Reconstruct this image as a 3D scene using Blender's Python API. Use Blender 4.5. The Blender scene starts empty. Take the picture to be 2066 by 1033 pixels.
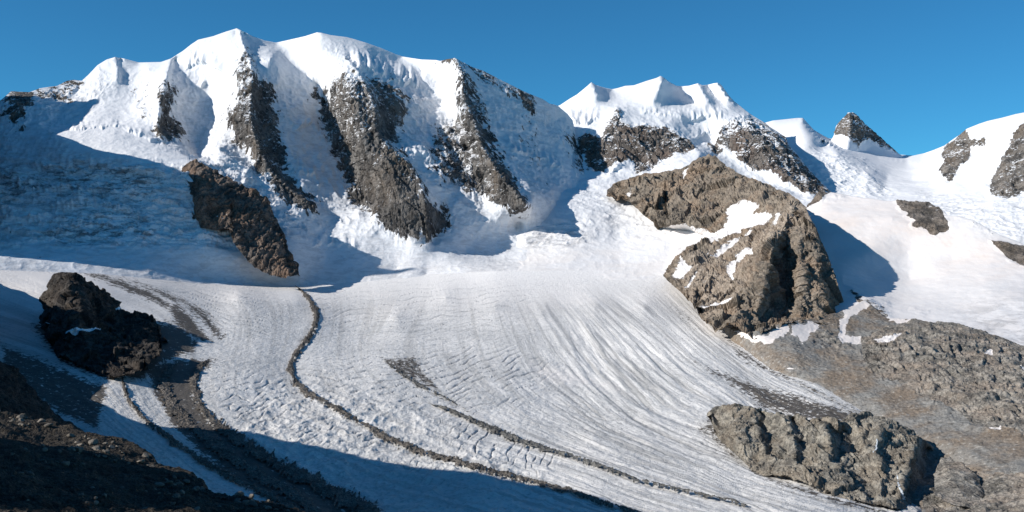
import bpy, math, random
import numpy as np
random.seed(7); rng = np.random.default_rng(7)
sc = bpy.context.scene
COL = sc.collection
F32 = np.float32

# ------------------------------------------------------------------ light direction
SUN_EL, SUN_BACK = 29.0, 18.0          # elevation, degrees behind the straight left of the view
_e, _a = math.radians(SUN_EL), math.radians(SUN_BACK)
SUN = np.array([-math.cos(_e)*math.cos(_a), -math.cos(_e)*math.sin(_a), math.sin(_e)])

FOC, CX, CY = 2066.0, 1033.0, 516.5    # survey instrument: the viewpoint is the origin, looking along +Y
def world(px, py, Y):
    px = np.asarray(px, float); py = np.asarray(py, float); Y = np.asarray(Y, float)
    return np.stack([(px-CX)/FOC*Y, Y+0*px, (CY-py)/FOC*Y], -1)

# ------------------------------------------------------------------ noise
_perm = rng.permutation(256).astype(np.int32); _perm = np.concatenate([_perm, _perm, _perm])
_grad = rng.normal(size=(256, 3)).astype(F32); _grad /= np.linalg.norm(_grad, axis=1, keepdims=True)
def perlin(P):
    P = np.asarray(P, F32); I = np.floor(P).astype(np.int32); f = P-I; I &= 255
    u = f*f*f*(f*(f*6-15)+10)
    out = 0
    for dx in (0, 1):
        wx = u[..., 0] if dx else 1-u[..., 0]
        a = _perm[I[..., 0]+dx]
        for dy in (0, 1):
            wy = u[..., 1] if dy else 1-u[..., 1]
            b = _perm[a+I[..., 1]+dy]
            for dz in (0, 1):
                wz = u[..., 2] if dz else 1-u[..., 2]
                g = _grad[_perm[b+I[..., 2]+dz] & 255]
                d = g[..., 0]*(f[..., 0]-dx)+g[..., 1]*(f[..., 1]-dy)+g[..., 2]*(f[..., 2]-dz)
                out = out+wx*wy*wz*d
    return out*1.5
def fbm(P, wl, octv=5, gain=.5, aniso=(1, 1, 1), off=0.):
    P = np.asarray(P, F32)*np.array(aniso, F32)/wl+F32(off+31.7)
    s, a = 0, 1.
    for o in range(octv):
        s = s+a*perlin(P); P = P*F32(2.03)+F32(17.3); a *= gain
    return s
def ridged(P, wl, octv=5, gain=.5, aniso=(1, 1, 1), off=0.):
    P = np.asarray(P, F32)*np.array(aniso, F32)/wl+F32(off+11.1)
    s, a, w = 0, 1., 1.
    for o in range(octv):
        n = 1-np.abs(perlin(P)); n = n*n
        s = s+a*(n-.6)*w; w = np.clip(n*1.4, 0, 1); P = P*F32(2.07)+F32(9.1); a *= gain
    return s

_feat = rng.random((256, 3)).astype(F32)
def facets(P, wl, aniso=(1, 1, 1), off=0., sel=None):
    """piecewise planar relief: every cell of broken rock is a plane with its own tilt"""
    sh = P.shape[:-1]; Q = np.asarray(P, F32).reshape(-1, 3); out = np.zeros(len(Q), F32)
    idx = np.arange(len(Q)) if sel is None else np.nonzero(sel.ravel())[0]
    Q = Q[idx]*np.array(aniso, F32)/wl+F32(off+7.3)
    I = np.floor(Q).astype(np.int32); best = np.full(len(Q), 1e9, F32); h = np.zeros(len(Q), F32)
    for dx in (-1, 0, 1):
        a = _perm[(I[:, 0]+dx) & 255]
        for dy in (-1, 0, 1):
            bq = _perm[a+((I[:, 1]+dy) & 255)]
            for dz in (-1, 0, 1):
                k = _perm[bq+((I[:, 2]+dz) & 255)] & 255
                d = Q-(I+np.array([dx, dy, dz], np.int32))-_feat[k]
                r = (d*d).sum(1); m = r < best
                best = np.where(m, r, best); h = np.where(m, (d*_grad[k]).sum(1)+.35*_feat[k, 0], h)
    out[idx] = h
    return out.reshape(sh)
def warp(P, wl, amp, off=0.):
    return np.asarray(P, F32)+np.stack([fbm(P, wl, 2, off=off), fbm(P, wl, 2, off=off+40), fbm(P, wl, 2, off=off+80)], -1)*amp
def ribs(P, wl, octv=5, off=0., lean=.35):
    """ribs and gullies running down the fall line"""
    W = warp(P, 120, 26, off); W = np.stack([W[..., 0]+lean*W[..., 2], W[..., 1]*.35, W[..., 2]*.3], -1)
    return ridged(W, wl, octv, .58, off=off)
def steps(P, wl, lean=.4, off=0., dip=.22):
    """slabs dipping one way and broken off in short cliffs on the other"""
    q = np.asarray(P, F32); t = (q[..., 0]+lean*q[..., 2]-.25*q[..., 1])/wl+1.1*fbm(q, wl*2.2, 3, off=off)
    n = np.floor(t); t = t-n; g = .55+.45*perlin(np.stack([n*3.7+off, q[..., 2]/(wl*1.6), q[..., 1]/(wl*1.6)], -1))*2
    return (np.minimum(t/(1-dip), (1-t)/dip)-.5)*np.clip(g, .1, 1.3)
# ------------------------------------------------------------------ scattered interpolation and outlines
def dens(line, d=9.):
    out = []
    for a, b in zip(line[:-1], line[1:]):
        n = max(1, int(math.hypot(b[0]-a[0], b[1]-a[1])/d))
        for k in range(n):
            t = k/n; out.append(tuple(a[i]+(b[i]-a[i])*t for i in range(len(a))))
    out.append(tuple(line[-1])); return out
class RBF:
    def __init__(s, pts, smooth=0.02, scale=300.):
        p = {}
        for q in pts: p[(round(q[0]), round(q[1]))] = q
        q = np.array(list(p.values()), float)
        s.c = q[:, :2]/scale; s.sc = scale; n = len(q)
        r = np.sqrt(((s.c[:, None]-s.c[None])**2).sum(-1))
        A = np.zeros((n+3, n+3)); A[:n, :n] = -r+np.eye(n)*smooth
        A[:n, n] = 1; A[:n, n+1:] = s.c; A[n, :n] = 1; A[n+1:, :n] = s.c.T
        b = np.zeros(n+3); b[:n] = q[:, 2]
        s.w = np.linalg.solve(A, b).astype(F32); s.c = s.c.astype(F32)
    def __call__(s, x, y):
        sh = np.shape(x); x = np.ravel(x).astype(F32)/F32(s.sc); y = np.ravel(y).astype(F32)/F32(s.sc)
        out = np.empty(len(x), F32); n = len(s.c)
        for k in range(0, len(x), 20000):
            xx, yy = x[k:k+20000], y[k:k+20000]
            r = np.sqrt((xx[:, None]-s.c[None, :, 0])**2+(yy[:, None]-s.c[None, :, 1])**2)
            out[k:k+20000] = -r@s.w[:n]+s.w[n]+s.w[n+1]*xx+s.w[n+2]*yy
        return out.reshape(sh)
def poly_sd(poly, x, y):
    """signed distance (positive inside) of points to a polygon"""
    p = np.array(poly, F32); q = np.roll(p, -1, 0)
    sh = x.shape; x = x.ravel().astype(F32); y = y.ravel().astype(F32)
    x0, y0, x1, y1 = p[:, 0].min()-60, p[:, 1].min()-60, p[:, 0].max()+60, p[:, 1].max()+60
    res = np.full(len(x), -60, F32)
    m = np.nonzero((x > x0) & (x < x1) & (y > y0) & (y < y1))[0]
    if len(m):
        X, Yv = x[m], y[m]; d = np.full(len(m), 1e9, F32); ins = np.zeros(len(m), bool)
        for a, b in zip(p, q):
            e = b-a; L = max(float(e@e), 1e-6)
            t = np.clip(((X-a[0])*e[0]+(Yv-a[1])*e[1])/L, 0, 1)
            d = np.minimum(d, (X-a[0]-t*e[0])**2+(Yv-a[1]-t*e[1])**2)
            if a[1] != b[1]:
                c = (a[1] > Yv) != (b[1] > Yv)
                ins ^= c & (X < (b[0]-a[0])*(Yv-a[1])/(b[1]-a[1])+a[0])
        d = np.sqrt(d); res[m] = np.where(ins, d, -d)
    return res.reshape(sh)
def mask(polys, x, y, w=9.):
    out = np.zeros(x.shape, F32)
    for p in polys:
        wt = 1.
        if isinstance(p, tuple): p, wt = p
        out = np.maximum(out, wt*np.clip(.5+poly_sd(p, x, y)/(2*w), 0, 1))
    return out

# ------------------------------------------------------------------ objects
def tag(o, label=None, cat=None, group=None, kind=None):
    if label: o['label'] = label
    if cat: o['category'] = cat
    if group: o['group'] = group
    if kind: o['kind'] = kind
    return o
def build(name, V, Fq, mat, attrs=None, parent=None, smooth=True):
    me = bpy.data.meshes.new(name); n, m = len(V), len(Fq)
    me.vertices.add(n); me.vertices.foreach_set('co', np.ascontiguousarray(V, F32).ravel())
    k = Fq.shape[1]
    me.loops.add(m*k); me.loops.foreach_set('vertex_index', np.ascontiguousarray(Fq, np.int32).ravel())
    me.polygons.add(m); me.polygons.foreach_set('loop_start', np.arange(0, m*k, k, dtype=np.int32))
    me.update(calc_edges=True)
    me.polygons.foreach_set('use_smooth', np.full(m, smooth, bool))
    for an, av in (attrs or {}).items():
        at = me.attributes.new(an, 'FLOAT', 'POINT'); at.data.foreach_set('value', np.ascontiguousarray(av, F32).ravel())
    me.materials.append(mat)
    o = bpy.data.objects.new(name, me); COL.objects.link(o)
    if parent: o.parent = parent
    return o
def grid_faces(nr, nc):
    a = (np.arange(nr-1)[:, None]*nc+np.arange(nc-1)[None]).ravel()
    return np.stack([a, a+1, a+nc+1, a+nc], 1)
def subset(name, V, Fq, sel, mat, attrs, parent=None, smooth=True):
    f = Fq[sel]; used, inv = np.unique(f, return_inverse=True)
    return build(name, V[used], inv.reshape(f.shape), mat, {k: v[used] for k, v in attrs.items()}, parent, smooth)

def ice_cliff(x, y, line, A, depth=34., wob=6., seed=0.):
    """a broken edge of hanging ice: the ground above the line stands proud of the ground below it"""
    L = np.array(line, float); yl = np.interp(x, L[:, 0], L[:, 1])+wob*fbm(np.stack([x/17, 0*x+seed, 0*x], -1), 1., 3, .6)
    d = yl-y; on = np.clip((x-L[0, 0])/14, 0, 1)*np.clip((L[-1, 0]-x)/14, 0, 1)
    return A*on*np.clip(.5+d/2.6, 0, 1)*np.clip(1-d/depth, 0, 1)*np.clip(.75+perlin(np.stack([x/8, y/30, 0*x+seed], -1)), .3, 1.2)
class Sheet:
    """a piece of terrain surveyed column by column between an upper and a lower outline, with its back slope"""
    def __init__(s, top, bot, ctrl, step=1.4, back=500., fall=.7, nback=26, smooth=.002, jag=0.):
        top = np.array(top, float); bot = np.array(bot, float)
        x0, x1 = max(top[0, 0], bot[0, 0]), min(top[-1, 0], bot[-1, 0])
        s.nc = int((x1-x0)/step)+1; s.x = np.linspace(x0, x1, s.nc)
        s.vt = np.interp(s.x, top[:, 0], top[:, 1])+jag*ridged(np.stack([s.x/16, 0*s.x, 0*s.x+2], -1), 1., 4, .6); s.vb = np.maximum(np.interp(s.x, bot[:, 0], bot[:, 1]), s.vt+2)
        s.nr = int((s.vb-s.vt).max()/step)+1
        t = np.linspace(0, 1, s.nr)[:, None]
        s.py = s.vb[None]+(s.vt-s.vb)[None]*t; s.px = np.broadcast_to(s.x[None], s.py.shape).copy()
        pts = []
        for c in ctrl:
            pts += dens(c) if isinstance(c, list) else [c]
        pts = [(x, y, Y) for x, y, Y in pts]
        s.rbf = RBF(pts, smooth)
        s.Y = s.rbf(s.px, s.py).astype(float)
        s.P = world(s.px, s.py, s.Y)
        if back:
            d = (np.linspace(0, 1, nback+1)[1:]**1.6*back)[:, None]
            Y = s.Y[-1][None]+d; X = s.P[-1, :, 0][None]/s.Y[-1][None]*Y
            zz = s.P[-1, :, 2]
            k = np.ones(61)/61; zs = np.convolve(np.pad(zz, 30, mode='edge'), k, 'valid')
            Z = zz[None]+(zs-zz)[None]*(d/back)**.7-fall*d*(.35+.65*np.clip(d/(.25*back), 0, 1))
            s.P = np.concatenate([s.P, np.stack([X, Y, Z], -1)], 0)
            s.px = np.concatenate([s.px, np.repeat(s.px[-1:], nback, 0)], 0)
            s.py = np.concatenate([s.py, np.repeat(s.py[-1:], nback, 0)], 0)
        s.R = s.P.shape[0]
        s.normals()
    def normals(s):
        du = np.gradient(s.P, axis=1); dv = np.gradient(s.P, axis=0)
        n = np.cross(du, dv); n /= np.linalg.norm(n, axis=-1, keepdims=True)+1e-9
        s.N = n
    def displace(s, h, direction=None):
        n = s.N if direction is None else np.array(direction)
        s.P = s.P+n*np.asarray(h)[..., None]
    def flat(s): return s.P.reshape(-1, 3), grid_faces(s.R, s.nc)

# ------------------------------------------------------------------ materials
class NB:
    def __init__(s, name):
        s.m = bpy.data.materials.new(name); s.m.use_nodes = True; s.t = s.m.node_tree; s.t.nodes.clear()
        s.out = s.n('ShaderNodeOutputMaterial')
    def n(s, ty, **kw):
        nd = s.t.nodes.new(ty)
        for k, v in kw.items(): setattr(nd, k, v)
        return nd
    def set(s, inp, v):
        if hasattr(v, 'is_linked') or isinstance(v, bpy.types.NodeSocket): s.t.links.new(v, inp)
        elif isinstance(v, (tuple, list)) and len(v) == 3 and inp.type == 'RGBA': inp.default_value = (*v, 1)
        else: inp.default_value = v
    def math(s, op, a, b=0., c=None, clamp=False):
        nd = s.n('ShaderNodeMath', operation=op, use_clamp=clamp); s.set(nd.inputs[0], a); s.set(nd.inputs[1], b)
        if c is not None: s.set(nd.inputs[2], c)
        return nd.outputs[0]
    def attr(s, name): return s.n('ShaderNodeAttribute', attribute_name=name).outputs['Fac']
    def coord(s): 
        return s.n('ShaderNodeTexCoord').outputs['Object']
    def scale(s, v, sx, sy, sz, rot=(0, 0, 0)):
        nd = s.n('ShaderNodeMapping'); s.set(nd.inputs['Vector'], v); nd.inputs['Scale'].default_value = (sx, sy, sz)
        nd.inputs['Rotation'].default_value = rot
        return nd.outputs[0]
    def vec(s, x, y, z=0.):
        nd = s.n('ShaderNodeCombineXYZ'); s.set(nd.inputs[0], x); s.set(nd.inputs[1], y); s.set(nd.inputs[2], z); return nd.outputs[0]
    def noise(s, v, sc, det=5., rough=.55, dist=0.):
        nd = s.n('ShaderNodeTexNoise'); s.set(nd.inputs['Vector'], v)
        nd.inputs['Scale'].default_value = sc; nd.inputs['Detail'].default_value = det
        nd.inputs['Roughness'].default_value = rough; nd.inputs['Distortion'].default_value = dist
        return nd.outputs['Fac']
    def voro(s, v, sc, feature='F1', out='Distance'):
        nd = s.n('ShaderNodeTexVoronoi', feature=feature); s.set(nd.inputs['Vector'], v); nd.inputs['Scale'].default_value = sc
        return nd.outputs[out]
    def ss(s, v, a, b, lo=0., hi=1.):
        nd = s.n('ShaderNodeMapRange', interpolation_type='SMOOTHSTEP'); s.set(nd.inputs['Value'], v)
        nd.inputs['From Min'].default_value = a; nd.inputs['From Max'].default_value = b
        nd.inputs['To Min'].default_value = lo; nd.inputs['To Max'].default_value = hi
        return nd.outputs[0]
    def mix(s, f, a, b, mode='MIX'):
        nd = s.n('ShaderNodeMix', data_type='RGBA', blend_type=mode); s.set(nd.inputs[0], f); s.set(nd.inputs[6], a); s.set(nd.inputs[7], b)
        return nd.outputs[2]
    def fmix(s, f, a, b):
        nd = s.n('ShaderNodeMix', data_type='FLOAT'); s.set(nd.inputs[0], f); s.set(nd.inputs[2], a); s.set(nd.inputs[3], b)
        return nd.outputs[0]
    def bump(s, h, dist, strength=1., normal=None):
        nd = s.n('ShaderNodeBump'); s.set(nd.inputs['Height'], h); s.set(nd.inputs['Distance'], dist); s.set(nd.inputs['Strength'], strength)
        if normal is not None: s.set(nd.inputs['Normal'], normal)
        return nd.outputs[0]
    def finish(s, color, rough, normal=None, spec=.2):
        p = s.n('ShaderNodeBsdfPrincipled'); s.set(p.inputs['Base Color'], color); s.set(p.inputs['Roughness'], rough)
        s.set(p.inputs['Specular IOR Level'], spec)
        if normal is not None: s.set(p.inputs['Normal'], normal)
        s.t.links.new(p.outputs[0], s.out.inputs['Surface']); return s.m

SNOW = (.85, .85, .86)
def rock_color(b, co, wl, dark, mid, warm, wamt=.5):
    n1 = b.noise(co, 1/wl, 8, .62); n2 = b.noise(b.scale(co, 1, 1, 1, (.5, .2, .9)), .33/wl, 6, .6); n3 = b.noise(co, 4.5/wl, 6, .65)
    n5 = b.noise(co, .42/wl, 4, .55); c = b.mix(b.ss(n1, .38, .60), dark, mid); c = b.mix(b.ss(n5, .46, .62, 0, .55), c, tuple(x*.62 for x in dark))
    c = b.mix(b.math('MULTIPLY', b.ss(n2, .42, .66), wamt), c, warm)
    n4 = b.noise(co, 7.5/wl, 5, .7)
    c = b.mix(b.ss(n4, .52, .72, 0, .75), c, tuple(min(1, x*1.75) for x in mid))
    c = b.mix(b.ss(n3, .50, .64, 0, .8), c, tuple(x*.4 for x in dark))
    return b.mix(b.math('MULTIPLY', b.attr('sand'), b.ss(n1, .3, .55, .5, 1.)), c, b.mix(b.ss(n4, .35, .65), (.25, .195, .15), (.52, .435, .35))), n1, n3
def alpine(name, dark=(.07, .066, .063), mid=(.20, .187, .174), warm=(.22, .165, .115), wamt=.4, wl=60., snow=SNOW, edge=.5, dust=.5, rbump=6., streak=(1, 1, 1), srot=(0, 0, 0), pink=(.85, .81, .78)):
    b = NB(name); co = b.coord(); r = b.attr('rock')
    st = b.scale(co, *streak, srot)
    en = b.noise(st, 1/22., 8, .64); en2 = b.noise(st, 1/70., 4, .55)
    e = b.math('ADD', b.math('MULTIPLY', b.math('SUBTRACT', en, .5), edge*2.2), b.math('MULTIPLY', b.math('SUBTRACT', en2, .5), edge*1.4))
    rk = b.ss(b.math('ADD', r, e), .46, .54)
    # snow lying on the ledges of the rock
    g = b.n('ShaderNodeNewGeometry'); sep = b.n('ShaderNodeSeparateXYZ'); b.set(sep.inputs[0], g.outputs['Normal'])
    dn = b.noise(b.scale(st, 1, 1, 2.0, (0, .35, 0)), 1/17., 7, .72); dn2 = b.noise(co, 1/85., 5, .6)
    led = b.math('ADD', b.math('ADD', b.math('MULTIPLY', sep.outputs[2], .55), b.math('MULTIPLY', b.math('SUBTRACT', dn, .5), 3.4)), b.math('MULTIPLY', b.math('SUBTRACT', dn2, .5), 2.2))
    led = b.math('ADD', led, b.attr('dust'))
    lm = b.math('MULTIPLY', b.ss(led, 1.02-dust*.6, 1.12-dust*.6), .93)
    rc, n1, n3 = rock_color(b, st, wl, dark, mid, warm, wamt)
    sn = b.noise(co, 1/35., 6, .6)
    scol = b.mix(b.math('MULTIPLY', b.attr('tint'), b.ss(b.noise(co, 1/180., 5, .6), .35, .65, .3, 1.)), snow, pink)
    ic = b.scale(co, .55, .55, 1.9); cn = b.noise(ic, 1/42., 5, .6, .8); cr = b.ss(b.math('ABSOLUTE', b.math('SUBTRACT', cn, .5)), .0, .035, 1., 0.)
    bl = b.ss(b.noise(ic, 1/30., 8, .68, .6), .45, .62)
    crevasse_dark = b.math('MULTIPLY', b.attr('crevasse_dark'), b.math('MAXIMUM', b.math('MULTIPLY', cr, b.math('MULTIPLY_ADD', bl, .6, .4)), b.math('MULTIPLY', bl, .7)))
    scol = b.mix(crevasse_dark, scol, (.13, .13, .132))  # crevasse shade painted as dark lines, plus blotches of grey ice
    rkf = b.math('MULTIPLY', rk, b.math('SUBTRACT', 1., lm))
    col = b.mix(rkf, scol, rc)
    hb = b.fmix(rkf, b.math('MULTIPLY', sn, .35), b.math('ADD', b.math('MULTIPLY', n3, 1.3), b.math('MULTIPLY', n1, .9)))
    nrm = b.bump(hb, rbump, .9)
    return b.finish(col, b.fmix(rkf, .55, .9), nrm, .15)

M_palu = alpine('palu_snow_and_rock', edge=.8, dust=.5, srot=(0, .5, 0), streak=(1, 1, .45))
M_bell = alpine('bellavista_snow_and_rock', dark=(.09, .08, .072), mid=(.2, .175, .155), warm=(.2, .13, .095), edge=.6, dust=.62)
M_far = alpine('far_snow_and_rock', mid=(.23, .21, .19), edge=.42, dust=.55)
M_fort = alpine('ridge_rock_and_snow', dark=(.115, .10, .082), mid=(.27, .228, .18), warm=(.27, .18, .115), wamt=.75, wl=45., edge=.42, dust=-.15, rbump=5., snow=(.84, .80, .77))
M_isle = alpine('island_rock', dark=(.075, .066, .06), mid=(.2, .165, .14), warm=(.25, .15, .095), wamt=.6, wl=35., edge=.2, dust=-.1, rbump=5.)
M_dome = alpine('dome_snow_and_rock', dark=(.10, .09, .08), mid=(.23, .20, .175), edge=.32, dust=.1, snow=(.83, .81, .80), wl=35., pink=(.82, .73, .67))
M_right = alpine('bedrock_and_talus', dark=(.15, .14, .125), mid=(.40, .365, .315), warm=(.38, .30, .235), wamt=.6, wl=28., edge=.22, dust=-.2, rbump=5., snow=(.82, .74, .68))
M_knoll = alpine('polished_bedrock', dark=(.15, .138, .12), mid=(.40, .365, .305), warm=(.27, .21, .15), wamt=.5, wl=18., edge=.1, dust=-.6, rbump=4.)
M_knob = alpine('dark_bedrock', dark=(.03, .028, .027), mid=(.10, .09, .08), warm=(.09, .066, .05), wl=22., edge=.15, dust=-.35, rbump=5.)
def rubble(name, dark, mid, wl=6., bmp=2.5):
    b = NB(name); co = b.coord()
    v = b.voro(co, 1/wl); v2 = b.voro(co, 2.7/wl); n = b.noise(co, .12/wl, 6, .6); n2 = b.noise(co, 1/wl, 6, .7)
    c = b.mix(b.ss(n, .35, .65), dark, mid)
    c = b.mix(b.ss(n2, .45, .72, 0, .7), c, tuple(min(1, x*1.7) for x in mid))
    c = b.mix(b.ss(v2, .35, .75, 0, .6), c, tuple(x*.5 for x in dark))
    h = b.math('ADD', b.math('MULTIPLY', v, -.8), b.math('MULTIPLY', v2, -.5)); h = b.math('ADD', h, n2)
    return b.finish(c, .95, b.bump(h, bmp, 1.), .1)
M_moraine = rubble('moraine_rubble', (.10, .088, .077), (.215, .19, .165), 7., 3.)
M_moraine2 = rubble('grey_moraine_rubble', (.12, .115, .107), (.235, .225, .205), 7., 3.)
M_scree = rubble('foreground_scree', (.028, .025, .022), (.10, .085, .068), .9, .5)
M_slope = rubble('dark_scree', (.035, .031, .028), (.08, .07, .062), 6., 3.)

def glacier_material():
    b = NB('glacier_ice'); co = b.coord()
    s, t, d = b.attr('flow'), b.attr('along'), b.attr('debris'); cv = b.attr('crev')
    fine = b.noise(b.vec(b.math('MULTIPLY', s, 46.), b.math('MULTIPLY', t, 2.6)), 1., 8, .72, .6)
    broad = b.noise(b.vec(b.math('MULTIPLY', s, 9.), b.math('MULTIPLY', t, .55)), 1., 6, .62, .3)
    grain = b.noise(co, 1/9., 6, .7); patch = b.noise(co, 1/240., 5, .55)
    ice = b.mix(b.ss(patch, .38, .62), (.71, .695, .675), (.83, .805, .775))
    cb = b.attr('comb'); ice = b.mix(b.math('MULTIPLY', b.ss(fine, .47, .68, 0, .62), b.fmix(cb, .25, .72)), ice, (.37, .362, .352))
    tr = b.noise(b.vec(b.math('MULTIPLY', s, 5.), b.math('MULTIPLY', t, 38.)), 1., 7, .7, .8); ice = b.mix(b.math('MULTIPLY', b.ss(tr, .48, .68, 0, .6), b.fmix(cb, 1., .15)), ice, (.38, .372, .362))
    ice = b.mix(b.math('MULTIPLY', b.ss(broad, .47, .62, 0, .7), b.fmix(cb, .6, 1.)), ice, (.40, .388, .37))
    ice = b.mix(b.ss(grain, .52, .70, 0, .6), ice, (.30, .30, .30)); ice = b.mix(b.ss(b.noise(co, 1/3.5, 4, .7), .55, .72, 0, .5), ice, (.28, .28, .28))
    ice = b.mix(b.math('MULTIPLY', b.attr('tint'), b.ss(patch, .3, .6, .35, 1.)), ice, (.80, .755, .72))
    ice = b.mix(b.math('MULTIPLY', b.attr('snowy'), .85), ice, (.90, .88, .86))
    ice = b.mix(b.math('MULTIPLY', cv, .85), ice, (.13, .145, .165))
    dn = b.noise(b.vec(b.math('MULTIPLY', s, 26.), b.math('MULTIPLY', t, 3.)), 1., 8, .68, .5)
    gi = b.noise(co, 1/11., 7, .72); dm = b.ss(b.math('ADD', d, b.math('ADD', b.math('MULTIPLY', b.math('SUBTRACT', dn, .5), .9), b.math('MULTIPLY', b.math('SUBTRACT', gi, .5), 1.7))), .44, .62)
    rub = b.mix(b.noise(co, 1/12., 7, .7), (.06, .054, .048), (.16, .142, .125))
    col = b.mix(dm, ice, rub)
    h = b.math('ADD', b.math('MULTIPLY', b.fmix(cb, tr, fine), .7), grain)
    return b.finish(col, .75, b.bump(h, 3.2, .8), .2)
M_ice = glacier_material()

# ------------------------------------------------------------------ Palü massif with the icefall on its left
A_top = [(-420,330),(-170,262),(-60,232),(0,203),(10,195),(22,184),(60,186),(80,178),(115,173),(135,163),(148,161),(165,163),(178,151),(197,131),(215,120),(232,115),(250,118),(280,126),(325,125),(345,118),(370,102),(385,90),(400,80),(430,73),(455,64),(478,57),(490,63),(510,73),(535,82),(557,86),(580,81),(615,73),(640,65),(648,66),(668,71),(700,75),(715,79),(738,86),(769,97),(800,110),(812,114),(830,117),(850,120),(880,121),(888,123),(905,119),(918,117),(930,124),(955,136),(975,143),(1000,156),(1030,171),(1050,181),(1070,190),(1095,200),(1108,209),(1125,213),(1145,230),(1156,243),(1160,265),(1168,295),(1188,338),(1215,372)]
A_bot = [(-420,560),(-170,560),(0,560),(200,568),(400,590),(560,600),(620,596),(700,588),(860,572),(1000,562),(1060,545),(1120,470),(1215,400)]
def R(line, l=None, r=None):
    """a sharp crest: the line itself with a parallel on either side set back in depth"""
    out = [line]
    for q in (l, r):
        if q: out.append([(x+q[0], y+(q[2] if len(q) > 2 else 0), Y+q[1]) for x, y, Y in line])
    return out
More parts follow.
